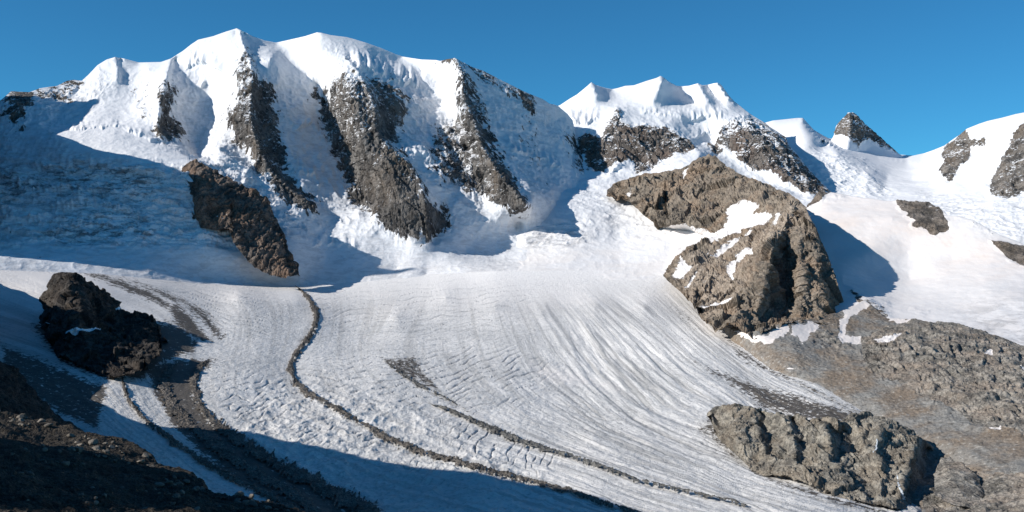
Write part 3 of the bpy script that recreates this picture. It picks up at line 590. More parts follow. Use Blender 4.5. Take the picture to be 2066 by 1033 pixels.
# ------------------------------------------------------------------ rocky ridge with the triangular buttress
D_top = [(1225,385),(1239,369),(1257,363),(1288,354),(1322,349),(1373,341),(1390,332),(1413,317),(1430,311),(1444,315),(1461,330),(1491,351),(1529,364),(1556,376),(1583,388),(1607,400),(1623,419),(1634,442),(1651,476),(1668,517),(1681,557),(1695,597),(1706,640)]
D_bot = [(1225,400),(1251,398),(1278,415),(1305,440),(1336,466),(1341,480),(1345,552),(1349,566),(1363,580),(1385,600),(1402,620),(1415,645),(1447,668),(1478,675),(1525,685),(1569,672),(1590,665),(1630,660),(1661,668),(1691,655),(1706,660)]
D_ctrl = [
 [(1225,385,4420),(1288,354,4480),(1373,341,4430),(1430,311,4400),(1461,330,4330),(1529,364,4030),(1583,388,3650),(1607,400,3430)],
 [(1607,400,3430),(1623,419,3280),(1634,442,3190),(1651,476,3110),(1668,517,3040),(1681,557,2980),(1695,597,2920),(1706,640,2860)],
 [(1225,400,4350),(1278,410,4180),(1305,435,4060),(1349,452,3960),(1383,450,3930),(1424,464,3790),(1447,467,3700)],
 [(1300,380,4330),(1350,390,4240),(1400,380,4230),(1440,360,4230),(1490,380,4020)],[(1400,420,4050),(1450,410,3990),(1480,420,3800)],
 [(1500,410,3780),(1535,412,3600),(1560,400,3620)],[(1490,465,3560),(1510,445,3590),(1545,440,3450),(1570,420,3420)],
 [(1454,472,3640),(1424,490,3560),(1393,502,3490),(1366,522,3400),(1349,552,3300)],[(1440,469,3760),(1405,478,3960),(1375,490,4060),(1350,480,4120),(1338,468,4200),(1340,520,3860),(1342,545,3720)],
 *R([(1598,425,3290),(1582,458,3110),(1566,488,2950),(1553,530,2850),(1541,580,2755),(1526,640,2660)], (-10,22), (9,75)),
 [(1520,500,3200),(1500,530,3110),(1480,570,2950),(1460,610,2810)],[(1430,540,3230),(1410,580,3020),(1405,600,2920)],
 [(1584,505,3080),(1594,545,2990),(1599,585,2900),(1594,635,2780)],
 *R([(1604,470,3080),(1611,505,2960),(1617,550,2850),(1617,600,2760),(1612,645,2680)], None, (10,22)),
 [(1640,500,2990),(1650,550,2890),(1655,600,2800),(1650,640,2730)],[(1665,560,2930),(1675,610,2840)],
 [(1349,575,3180),(1385,605,2920),(1415,645,2700),(1447,668,2570),(1525,685,2470),(1590,670,2530),(1661,668,2620),(1706,662,2720)],
]
D_snow = [[(1325,468),(1340,457),(1383,453),(1424,467),(1447,469),(1456,474),(1424,490),(1393,502),(1364,521),(1346,551),(1325,570)], [(1440,468),(1470,440),(1510,440),(1470,475)],
 [(1462,419),(1498,407),(1535,412),(1522,432),(1550,430),(1560,438),(1540,450),(1495,468),(1465,478),(1440,488),(1420,490),(1450,466),(1478,450)],
 [(1358,558),(1376,525),(1398,541),(1373,566)], [(1432,522),(1470,488),(1520,466),(1480,500),(1440,525)], [(1466,546),(1488,517),(1515,498),(1525,518),(1488,537),(1476,565)],
 [(1413,619),(1440,614),(1483,606),(1470,618),(1420,625)], [(1378,580),(1403,556),(1395,575),(1382,588)], [(1547,454),(1578,427),(1565,445)], [(1420,515),(1432,505),(1428,518)], [(1375,345),(1390,340),(1380,360)], [(1260,390),(1275,385),(1270,400)]]
def make_ridge():
    s = Sheet(D_top, D_bot, D_ctrl, 1.1, jag=2.6, back=330, fall=.75)
    x, y = s.px, s.py
    wx = x+3*perlin(np.stack([x/16, y/16, 0*x], -1)); wy = y+3*perlin(np.stack([x/16, y/16, 0*x+7.5], -1))
    sn = mask(D_snow, wx, wy, 8.); P = s.P
    sand = mask([([(1560,430),(1600,405),(1625,420),(1640,450),(1600,470),(1540,510),(1500,545),(1470,560),(1500,500)], .95), ([(1350,545),(1420,505),(1500,470),(1540,520),(1510,600),(1440,640),(1390,600)], .75), ([(1230,380),(1430,310),(1620,410),(1560,440),(1440,460),(1300,430)], .30), ([(1560,480),(1640,440),(1700,600),(1660,650),(1450,660),(1540,560)], .34)], wx, wy, 22.)
    h = ribs(P, 90, 6, 7, .5)*11+steps(P, 115, .5, 21.)*20*np.clip((1590-x)/40, .3, 1)+steps(P, 52, .6, 1.)*11+steps(P, 20, .4, 6.)*5.5+steps(P, 9, .2, 16.)*2.2+facets(P, 135, (1, 1, .6), 3)*24+facets(P, 50, (1, 1, .7))*8+facets(P, 20)*4
    tri = np.clip((x-1500)/60, 0, 1)
    h += tri*ribs(P, 38, 4, 70, .1)*7
    dtop = np.full(x.shape, 99., F32)
    for (ax, ay), (bx, by) in zip(D_top[:-1], D_top[1:]):
        t_ = np.clip(((x-ax)*(bx-ax)+(y-ay)*(by-ay))/((bx-ax)**2+(by-ay)**2), 0, 1); dtop = np.minimum(dtop, np.hypot(x-ax-t_*(bx-ax), y-ay-t_*(by-ay)))
    h *= np.clip(dtop/12, .2, 1)
    s.displace(h*(1-.85*sn)-sn*3); V, Fq = s.flat()
    z = np.zeros(len(V), F32)
    at = dict(rock=(1-sn).ravel(), tint=(sn*.6).ravel(), crevasse_dark=z, dust=z-.1, sand=sand.ravel())
    sf = sn.ravel()[Fq].mean(1)
    o = subset('rock_ridge', V, Fq, sf < .5, M_fort, at, None, False)
    tag(o, 'brown rock ridge ending in a steep triangular buttress above the glacier', 'rock ridge')
    subset('snow_patches', V, Fq, sf >= .5, M_fort, at, o)['kind'] = 'stuff'
make_ridge()

# ------------------------------------------------------------------ smooth snow dome right of the ridge
E_top = [(1560,440),(1627,419),(1640,402),(1651,389),(1678,387),(1705,393),(1739,399),(1790,405),(1810,406),(1840,406),(1874,411),(1898,423),(1912,436),(1942,438),(1969,448),(2000,465),(2017,474),(2066,491),(2110,506),(2200,535),(2420,620)]
E_bot = [(1560,660),(1700,650),(1745,640),(1790,665),(1840,670),(1942,680),(1993,698),(2066,722),(2200,770),(2420,880)]
E_ctrl = [
 [(1560,440,3950),(1627,419,3950),(1651,389,4000),(1705,393,3960),(1810,406,3780),(1874,411,3700),(1912,436,3560),(1969,448,3480),(2066,491,3350),(2200,535,3150)],
 [(1640,450,3720),(1720,440,3680),(1800,440,3600),(1850,460,3520),(1900,475,3460)],
 [(1680,510,3440),(1760,500,3440),(1830,510,3430),(1920,520,3340),(2000,530,3230),(2066,545,3130)],
 [(1700,560,3180),(1770,560,3250),(1834,558,3290),(1900,565,3170),(2000,590,2950),(2066,610,2830)],
 [(1700,620,2860),(1745,606,2900),(1800,620,2890),(1900,630,2830),(2000,655,2680),(2066,690,2520)],
 [(1560,660,2700),(1700,650,2720),(1745,640,2740),(1840,670,2640),(1942,680,2570),(2066,722,2380),(2200,770,2150)]]
def make_dome():
    s = Sheet(E_top, E_bot, E_ctrl, 1.4, back=500, fall=.35)
    x, y = s.px, s.py
    wx = x+3*perlin(np.stack([x/16, y/16, 0*x], -1)); wy = y+3*perlin(np.stack([x/16, y/16, 0*x+7.5], -1))
    p1 = [(1806,406),(1840,402),(1876,407),(1900,424),(1915,458),(1908,470),(1888,476),(1868,465),(1837,457),(1847,445),(1827,438),(1834,430),(1813,418)]
    p2 = [(2000,487),(2066,497),(2200,540),(2200,590),(2066,537),(2037,523)]
    p3 = [(1622,424),(1640,396),(1651,386),(1675,386),(1657,401),(1637,416)]
    m1, m2, m3 = mask([p1], wx, wy, 6.), mask([p2], wx, wy, 6.), mask([p3], wx, wy, 5.)
    rock = np.maximum(np.maximum(m1, m2), m3)
    rock = np.maximum(rock, mask([([(1672,388),(1715,393),(1700,408),(1670,402)], .45), ([(1700,570),(1735,590),(1765,625),(1740,640),(1720,600)], .55), ([(1740,600),(1790,610),(1800,650),(1730,640)], .5), ([(1930,440),(1965,446),(2020,474),(2000,478)], .5), ([(1840,625),(1870,628),(1860,635)], .5)], wx, wy, 8.))
    P = s.P; rr = np.clip(rock*1.3, 0, 1)
    h = rr*(ridged(P, 60, 5, .55, off=15)*9+3)+(1-rr)*(fbm(P, 240, 5)*5)
    s.displace(h); V, Fq = s.flat()
    tint = np.clip(1-np.abs(y-s.vt[None]-60)/120, .35, 1)
    crevasse_dark = .5*np.clip((y-560)/90, 0, 1)*np.clip((x-1880)/100, 0, 1)
    at = dict(rock=rock.ravel(), tint=tint.ravel(), crevasse_dark=crevasse_dark.ravel(), dust=(-.1+0*rock).ravel())
    f = [m.ravel()[Fq].mean(1) for m in (m1, m2, m3)]; mx = np.maximum(np.maximum(f[0], f[1]), f[2])
    o = subset('snowfield', V, Fq, mx < .5, M_dome, at); tag(o, 'smooth pinkish white snow slope behind the triangular rock buttress', 'snowfield', kind='structure')
    for q in f: subset('rock_outcrop', V, Fq, (mx >= .5) & (q == mx), M_dome, at, o)
make_dome()

# ------------------------------------------------------------------ main glacier
G_top = [(-420,545),(-170,545),(0,545),(200,552),(400,572),(560,580),(620,578),(700,568),(860,552),(1000,547),(1100,546),(1200,546),(1350,546),(1420,560),(1700,600),(1760,640),(1920,800)]
G_bot = [(-420,1075),(1920,1075)]
F_ctrl = [
 [(-170,545,2850),(0,545,2930),(200,552,3080),(400,572,3330),(560,580,3490),(620,578,3580),(700,568,3680),(860,552,3790),(940,549,3760),(1000,547,3700),(1100,546,3675),(1200,546,3655),(1350,546,3560),(1420,560,3440),(1550,640,2800),(1700,700,2450)],
 [(-170,570,2650),(0,565,2740),(100,565,2770),(200,572,2860),(330,585,3020)],
 [(-170,620,2500),(0,620,2520),(60,640,2430),(110,700,2210)],[(-170,720,2080),(0,720,2080),(100,745,2030),(200,770,1960),(240,790,1910)],
 [(300,640,2560),(350,620,2740),(430,650,2680)],[(250,700,2250),(330,690,2350),(400,740,2210),(330,760,2100)],
 [(480,600,3050),(540,620,2980),(600,610,3150)],
 (640,640,2900),(520,700,2450),(585,740,2340),(470,760,2150),(460,820,1930),(350,850,1800),(700,830,1950),(600,860,1830),(950,940,1620),
 (800,640,2950),(900,600,3280),(1000,620,3080),(1000,700,2620),(880,720,2500),(780,760,2260),(1100,620,3080),(1200,620,3020),(1300,620,2960),
 (1120,720,2540),(1180,790,2240),(1080,760,2350),(1050,820,2050),(1300,720,2500),(1400,700,2510),(1450,690,2540),(1300,850,1950),(1200,880,1830),
 (1500,740,2350),(1600,790,2150),(1700,830,2020),(1740,835,2000),(1560,830,2030),(1450,820,2040),(1450,900,1790),(1400,950,1640),
 (1300,1030,1380),(1500,1000,1490),(1620,970,1560),(1700,1000,1480),(1850,1030,1400),(1760,1075,1300),(1920,1075,1400),(1920,800,2400),(1920,900,2050),(1820,850,2120),(1780,840,2060),(1860,960,1800),(1900,1020,1600),(700,1033,1400),(300,900,1640),(500,1000,1450),(200,870,1680),(100,850,1740),(-170,900,1600),(0,1075,1250),(900,1075,1290),(400,1075,1260),(1100,1075,1270)]
FLOW = [([(1360,570),(1450,660),(1560,740),(1740,830),(1900,900)], 10), ([(1200,548),(1310,620),(1420,720),(1560,820),(1720,870)], 8.4), ([(1080,548),(1170,650),(1230,740),(1330,830),(1460,880),(1600,960),(1760,1000)], 7),
 ([(1000,552),(1040,660),(1080,750),(1230,860),(1480,970),(1760,1040)], 6), ([(860,556),(800,640),(755,720),(870,815),(1080,900),(1300,980),(1500,1040)], 4.3), ([(610,580),(640,640),(585,740),(640,800),(760,860),(950,940),(1080,975),(1240,1030)], 3),
 ([(200,552),(340,590),(455,660),(420,720),(385,780),(430,850),(560,930),(760,1030)], 1.5), ([(-170,600),(60,680),(200,745),(245,790),(290,860),(420,950),(560,1030)], 0), ([(-170,800),(100,870),(300,960),(400,1060)], -1.5)]
flow_rbf = RBF([(x, y, v) for l, v in FLOW for x, y in dens(l, 40.)], .05)
DEBRIS = [([(1436,830),(1455,880),(1500,938),(1565,966),(1640,986),(1720,1010),(1800,1034),(1790,1046),(1700,1022),(1600,990),(1530,965),(1470,915),(1428,850)], .8), ([(60,655),(100,640),(300,640),(370,655),(400,690),(395,712),(330,735),(290,770),(200,765),(120,735)], .8), ([(290,745),(330,725),(420,722),(440,722),(410,755),(395,800),(425,850),(500,900),(640,960),(820,1045),(600,1045),(480,980),(400,920),(345,860),(310,800)], .80),
 ([(768,720),(838,716),(852,742),(880,768),(895,797),(870,785),(845,775),(950,832),(935,830),(870,797),(800,757),(775,735)], .66),
 ([(1370,715),(1480,755),(1560,785),(1640,805),(1735,832),(1720,850),(1690,865),(1600,845),(1540,826),(1460,770)], .72), ([(1440,655),(1500,705),(1600,760),(1740,832),(1740,845),(1600,775),(1490,725)], .72), ([(1395,860),(1450,840),(1500,920),(1450,905)], .55),
 ([(130,530),(250,565),(330,600),(390,640),(430,690),(400,690),(340,625),(250,585),(150,545)], .9), ([(230,550),(330,580),(420,625),(460,680),(440,690),(380,625),(300,590)], .72),
 ([(560,575),(520,545),(590,570),(612,582)], .7), ([(330,610),(360,605),(400,660),(400,690),(360,670)], .75), ([(900,575),(1010,570),(960,590),(880,600),(800,640),(760,700),(745,715),(760,670),(810,620)], .30), ([(1330,600),(1380,620),(1430,680),(1380,660)], .5), ([(0,690),(100,730),(220,780),(200,870),(100,830),(0,760)], .75), ([(1250,800),(1330,850),(1400,880),(1350,890)], .35)]
def make_glacier():
    s = Sheet(G_top, G_bot, F_ctrl, 1.35, back=0, smooth=.06)
    x, y = s.px, s.py
    flow = flow_rbf(x, y); along = (y-516)/100.+(x-1000)/600.
    P = s.P; deb = mask(DEBRIS, x+3*perlin(np.stack([x/18, y/18, 0*x], -1)), y+3*perlin(np.stack([x/18, y/18, 0*x+5], -1)), 14.)
    near = np.clip((y-600)/200, 0, 1)
    # rough ice ridges running across the flow, and open crevasses
    def stripes(c, wd, wob, seed):
        w_ = c/wd+wob*fbm(np.stack([x/70, y/70, 0*x+seed], -1), 1., 3)
        ln = np.clip(1-np.abs(np.sin(np.pi*w_))/.40, 0, 1)
        return ln*np.clip(perlin(np.stack([x/45, y/14, np.floor(w_)*7.7], -1))*3.5+.45, 0, 1)
    def zone(poly, w_=30.): return mask([poly], x, y, w_)
    crev = zone([(600,745),(780,715),(960,690),(1130,735),(1060,800),(920,830),(740,850),(610,805)])*stripes(y+.27*(x-850)+.0006*(x-900)**2, 11.5, .9, 1.)
    crev = np.maximum(crev, .9*zone([(880,850),(1000,860),(1130,930),(1080,960),(940,920)], 20.)*stripes(x+.55*y, 24., 1.2, 2.))
    crev = np.maximum(crev, .7*zone([(330,575),(480,580),(580,620),(540,690),(450,680),(380,620)])*stripes(y-.22*x, 7.5, .8, 3.))
    crev = np.maximum(crev, .8*zone([(420,750),(570,760),(720,850),(960,950),(900,980),(640,900),(450,860)])*stripes(y+.25*x+.0*x, 12., 1.6, 4.))
    crev = np.maximum(crev, .8*zone([(1390,850),(1450,835),(1520,930),(1440,920),(1380,880)], 18.)*stripes(flow*85., 9., .5, 5.))
    crev = np.maximum(crev, .7*zone([(1120,770),(1210,790),(1300,850),(1260,880),(1150,840)])*stripes(y-.1*x, 9., 1., 6.))
    crev = np.maximum(crev, .55*zone([(620,590),(900,570),(1100,580),(1000,680),(760,690),(640,680)])*stripes(y+.1*x, 9., .9, 7.))
    rough = np.clip(mask([[(580,760),(700,760),(1000,890),(1200,1040),(800,1040),(440,880)]], x, y, 40.), 0, 1)
    dune = ridged(np.stack([x/70-y/60, y/26+x/90, 0*x], -1), 1., 4, .55)
    h = fbm(P, 420, 3)*5*near+fbm(P, 90, 4)*1.6*(.25+near)+rough*(dune*4.2+ridged(P, 34, 4, .6, off=6)*2.2)
    comb = np.clip((x-980-(720-y)*.45)/260, 0, 1)*np.clip((y-570)/60, 0, 1); comb = np.maximum(comb, .6*np.clip((y-880)/80, 0, 1)*np.clip((x-1000)/100, 0, 1)); comb = np.maximum(comb, .6*np.clip((330-x)/120, 0, 1))
    fine = fbm(np.stack([flow*16, along*1.6, 0*x], -1), 1., 5, .6)*.8*(.3+near)*(.12+.88*comb)+comb*fbm(np.stack([flow*6, along*.8, 0*x+3], -1), 1., 4, .55)*1.6; h = h+fine+fbm(P, 16, 3, .6)*.7*(.4+near)
    arcs = zone([(1100,640),(1250,620),(1340,690),(1420,800),(1300,880),(1150,800)], 40.)*fbm(np.stack([flow*5.5, along*1.2, 0*x+4], -1), 1., 3)*4.; h = h+arcs
    h = h-crev*4.0
    top = np.clip((y-s.vt[None])/25, 0, 1); h = h*top
    s.displace(h, (0, 0, 1)); s.h = h
    V, Fq = s.flat(); snowy = np.clip((625-y)/75, 0, 1)*np.clip((x-500)/80, 0, 1); tint = np.clip((650-y)/90, 0, 1)
    tint = np.maximum(tint, mask([([(1072,738),(1100,745),(1170,760),(1250,785),(1210,780),(1110,768),(1085,765)], .9), ([(1330,590),(1420,640),(1480,690),(1440,680)], .9)], x, y, 10.))
    o = build('glacier', V, Fq, M_ice, dict(flow=flow.ravel(), along=along.ravel(), debris=deb.ravel(), crev=crev.ravel(), snowy=snowy.ravel(), comb=comb.ravel(), tint=tint.ravel()))
    tag(o, 'wide grey white glacier curving down through the valley', 'glacier', kind='structure')
    return s
Fs = make_glacier()
def on_glacier(px, py):
    px = np.asarray(px, float); py = np.asarray(py, float)
    Y = Fs.rbf(px, py).astype(float); P = world(px, py, Y)
    i = np.clip(np.round((px-Fs.x[0])/(Fs.x[1]-Fs.x[0])).astype(int), 0, Fs.nc-1)
    t = (py-Fs.vb[i])/(Fs.vt[i]-Fs.vb[i]); j = np.clip(np.round(t*(Fs.nr-1)).astype(int), 0, Fs.nr-1)
    h = Fs.h[j, i]; return P, h
def moraine(line, H, mat, label, lump=1., name='moraine', seed=0., fill=.52):
    L = np.array(dens(line, 1.6), float); n = len(L); M = 25
    k = np.ones(21)/21
    for c in range(L.shape[1]): L[:, c] = np.convolve(np.pad(L[:, c], 10, mode='edge'), k, 'valid')
    d = np.gradient(L[:, :2], axis=0); d /= np.linalg.norm(d, axis=1, keepdims=True)
    nrm = np.stack([-d[:, 1], d[:, 0]], 1); t = np.linspace(-1, 1, M)
    L[:, 2] = L[:, 2]*1.32+1.
    wob = [1+.4*perlin(np.stack([np.arange(n)/12., np.zeros(n)+seed+q, np.zeros(n)], -1))+.55*perlin(np.stack([np.arange(n)/2.6, np.zeros(n)+seed+q, np.zeros(n)+3], -1)) for q in (0, 9)]
    wd = .88*L[:, 2, None]*np.clip(np.minimum(np.arange(n), np.arange(n)[::-1])/22., .08, 1)[:, None]*np.where(t[None] < 0, wob[0][:, None], wob[1][:, None])
    px = L[:, 0, None]+nrm[:, 0, None]*t[None]*wd; py = L[:, 1, None]+nrm[:, 1, None]*t[None]*wd
    P, h = on_glacier(px, py)
    hs = h.mean(1, keepdims=True)*.5+h*.5
    prof = (1-np.abs(t)**1.7)[None]*H*.55*np.clip(np.minimum(np.arange(n), np.arange(n)[::-1])/25., .15, 1)[:, None]
    z = hs+prof+.8-3.*(np.abs(t)[None] > .97)+lump*(ridged(P, 26, 4, .6, off=seed)*2.6+fbm(P, 9, 3, .6, off=seed)*1.5)*(1-np.abs(t)**2)[None]
    P = P+np.array([0, 0, 1])*z[..., None]
    Fq = grid_faces(n, M)[:, ::-1]; q = np.stack([px/5., py/5., 0*px+seed], -1)
    keep = np.abs(t)[None] < fill+.55*fbm(q, 1., 3, .6)+.25*fbm(q, 5., 2)
    o = subset(name, P.reshape(-1, 3), Fq, keep.ravel()[Fq].mean(1) > .5, mat, {}); tag(o, label, 'moraine'); return o
moraine([(592,574,5),(612,590,6),(632,615,6),(640,640,7),(632,670,8),(610,700,8),(590,722,8),(585,745,8),(592,768,9),(615,790,9),(655,815,8),(700,840,8),(735,858,7),(770,878,8),(830,905,9),(890,925,9),(950,942,9),(1010,957,8),(1080,975,7),(1160,998,6),(1260,1030,6),(1330,1055,5)], 7., M_moraine, 'long S-curved brown moraine stripe down the middle of the glacier')
moraine([(860,812,3),(900,828,5),(950,845,6),(1000,866,9),(1030,880,11),(1060,895,9),(1100,910,7),(1160,928,6),(1230,955,5),(1300,978,4),(1400,1000,3),(1520,1030,3)], 9., M_moraine2, 'grey rubble moraine right of the S-curved stripe, widest half way down', seed=3.)
moraine([(770,724,5),(800,748,9),(840,775,8),(880,795,7),(920,815,5),(948,830,2)], 3., M_moraine2, 'short dark debris wedge above the grey rubble moraine', seed=5., lump=.6, fill=.22)
moraine([(246,752,4),(248,775,5),(256,800,6),(272,828,6),(296,855,7),(340,890,8),(400,930,9),(470,970,9),(560,1015,10),(640,1055,10)], 6., M_moraine, 'narrow outer moraine stripe at the shaded left edge of the glacier', seed=8.)
moraine([(425,722,7),(402,742,9),(390,765,10),(392,795,11),(408,830,13),(440,865,15),(500,905,20),(580,950,24),(680,1000,28),(780,1050,30)], 5., M_moraine, 'broad right band of the double moraine on the left of the glacier', seed=12.)
moraine([(365,728,10),(340,748,16),(328,775,19),(340,810,20),(366,845,18),(410,885,17),(470,930,18),(560,985,20),(650,1040,22)], 4., M_moraine, 'broad left band of the double moraine, darkest near the valley shadow', seed=15.)

# ------------------------------------------------------------------ right-hand bedrock hillside and talus
H_top = [(1440,655),(1470,661),(1525,668),(1590,650),(1650,641),(1700,626),(1745,606),(1790,642),(1840,646),(1942,656),(1993,674),(2066,698),(2110,712),(2200,740),(2420,830)]
H_bot = [(1440,700),(1500,760),(1600,830),(1740,900),(1800,1075),(2420,1075)]
H_ctrl = [[(1440,655,2860),(1470,661,2620),(1525,668,2500),(1590,650,2580),(1650,641,2680),(1745,606,2880),(1790,642,2730),(1840,646,2690),(1942,656,2640),(2066,698,2460),(2200,740,2260)],
 [(1440,700,2700),(1500,760,2420),(1600,830,2170),(1700,870,2030),(1740,900,1870),(1800,1075,1330)],[(1480,690,2560),(1555,738,2340),(1630,783,2190),(1700,814,2080),(1745,835,2020)],
 [(1600,700,2390),(1680,690,2470),(1720,720,2330),(1650,740,2280)],[(1740,690,2480),(1800,690,2430),(1900,700,2370),(2000,730,2250),(2066,760,2110)],
 [(1730,740,2260),(1800,775,2130),(1900,810,1990),(2000,850,1840),(2066,880,1740)],[(1780,830,1990),(1860,870,1850),(1950,910,1720),(2066,960,1540),(2200,980,1450)],
 [(1880,920,1770),(1895,960,1700),(1940,1000,1530),(2066,1033,1370)],[(1800,1075,1330),(2000,1075,1290),(2200,1075,1250)],(2200,860,1800)]
H_snow = [[(1474,667),(1500,672),(1526,679),(1560,668),(1585,655),(1592,665),(1575,675),(1556,690),(1542,697),(1526,692),(1500,680)], [(1593,655),(1620,655),(1640,650),(1650,660),(1637,676),(1620,692),(1605,675)], [(1700,625),(1740,606),(1755,615),(1730,630),(1715,640),(1705,675),(1737,682),(1737,700),(1698,694),(1690,680),(1695,650)],
 [(1760,690),(1790,680),(1824,671),(1800,688),(1770,696)], [(1790,640),(1840,645),(1820,655)], [(1985,712),(2000,710),(2000,722)], [(2050,745),(2070,740),(2070,752)], [(1995,858),(2020,862),(2025,870),(2005,868)], [(1590,742),(1602,746),(1598,750)]]
def make_hillside():
    s = Sheet(H_top, H_bot, H_ctrl, 1.35, back=150, fall=.8)
    x, y = s.px, s.py
    wx = x+7*fbm(np.stack([x/22, y/22, 0*x], -1), 1., 3); wy = y+7*fbm(np.stack([x/22, y/22, 0*x+7.5], -1), 1., 3)
    sn = mask(H_snow, wx, wy, 6.); P = s.P
    bed = mask([[(1735,685),(1790,660),(1850,650),(1942,655),(2066,698),(2200,740),(2200,880),(2066,870),(2010,865),(1960,850),(1900,815),(1830,780),(1750,745)], ([(1840,960),(1900,920),(1960,940),(2066,940),(2200,950),(2200,1075),(1850,1075)], .55), ([(1650,650),(1700,660),(1720,700),(1690,720),(1640,690)], .6)], wx, wy, 22.)
    bs = bed > .05
    h = bed*(ridged(P, 80, 4, .5, aniso=(1, .8, 1.2), off=41)*9+steps(P, 40, .8, 12.)*8+steps(P, 16, .6, 3.)*3.5+facets(P, 40, (1, .7, 1.3), sel=bs)*4+facets(P, 14, sel=bs)*2.4+4)+(1-bed)*(fbm(P, 90, 5)*3+ridged(P, 50, 3, .5, aniso=(1, .35, 1), off=3)*2)+fbm(P, 9, 3, .6)*1.0
    s.displace(h*(1-.7*sn)); V, Fq = s.flat(); z = np.zeros(len(V), F32)
    at = dict(rock=(1-sn).ravel(), tint=z+.7, crevasse_dark=z, dust=z-.2, bed=bed.ravel())
    bf = bed.ravel()[Fq].mean(1)
    o = subset('hillside', V, Fq, bf < .5, M_talus, at); tag(o, 'grey brown talus slope with old snow patches on the right of the glacier', 'hillside', kind='structure')
    o = subset('bedrock_slab', V, Fq, bf >= .5, M_right, at, o)
def talus_material():
    b = NB('talus_and_snow'); co = b.coord(); r = b.attr('rock')
    rk = b.ss(b.math('ADD', r, b.math('MULTIPLY', b.math('SUBTRACT', b.noise(co, 1/14., 7, .68), .5), 1.1)), .46, .54)
    n = b.noise(co, 1/120., 6, .6); n2 = b.noise(co, 1/9., 7, .72); v = b.voro(co, 1/7.); n6 = b.noise(b.scale(co, 1.6, .4, 1., (0, 0, .5)), 1/40., 6, .65)
    c = b.mix(b.ss(n, .4, .62), (.25, .243, .228), (.24, .19, .145))
    c = b.mix(b.ss(n6, .5, .66, 0, .6), c, (.17, .145, .12)); c = b.mix(b.ss(n2, .54, .66, 0, .85), c, (.46, .44, .40)); c = b.mix(b.ss(n2, .34, .46, .8, 0), c, (.06, .056, .05))
    col = b.mix(rk, (.82, .75, .70), c)
    return b.finish(col, .92, b.bump(b.math('ADD', n2, b.math('MULTIPLY', v, -.4)), b.fmix(rk, .6, 3.), .9), .1)
M_talus = talus_material()
make_hillside()

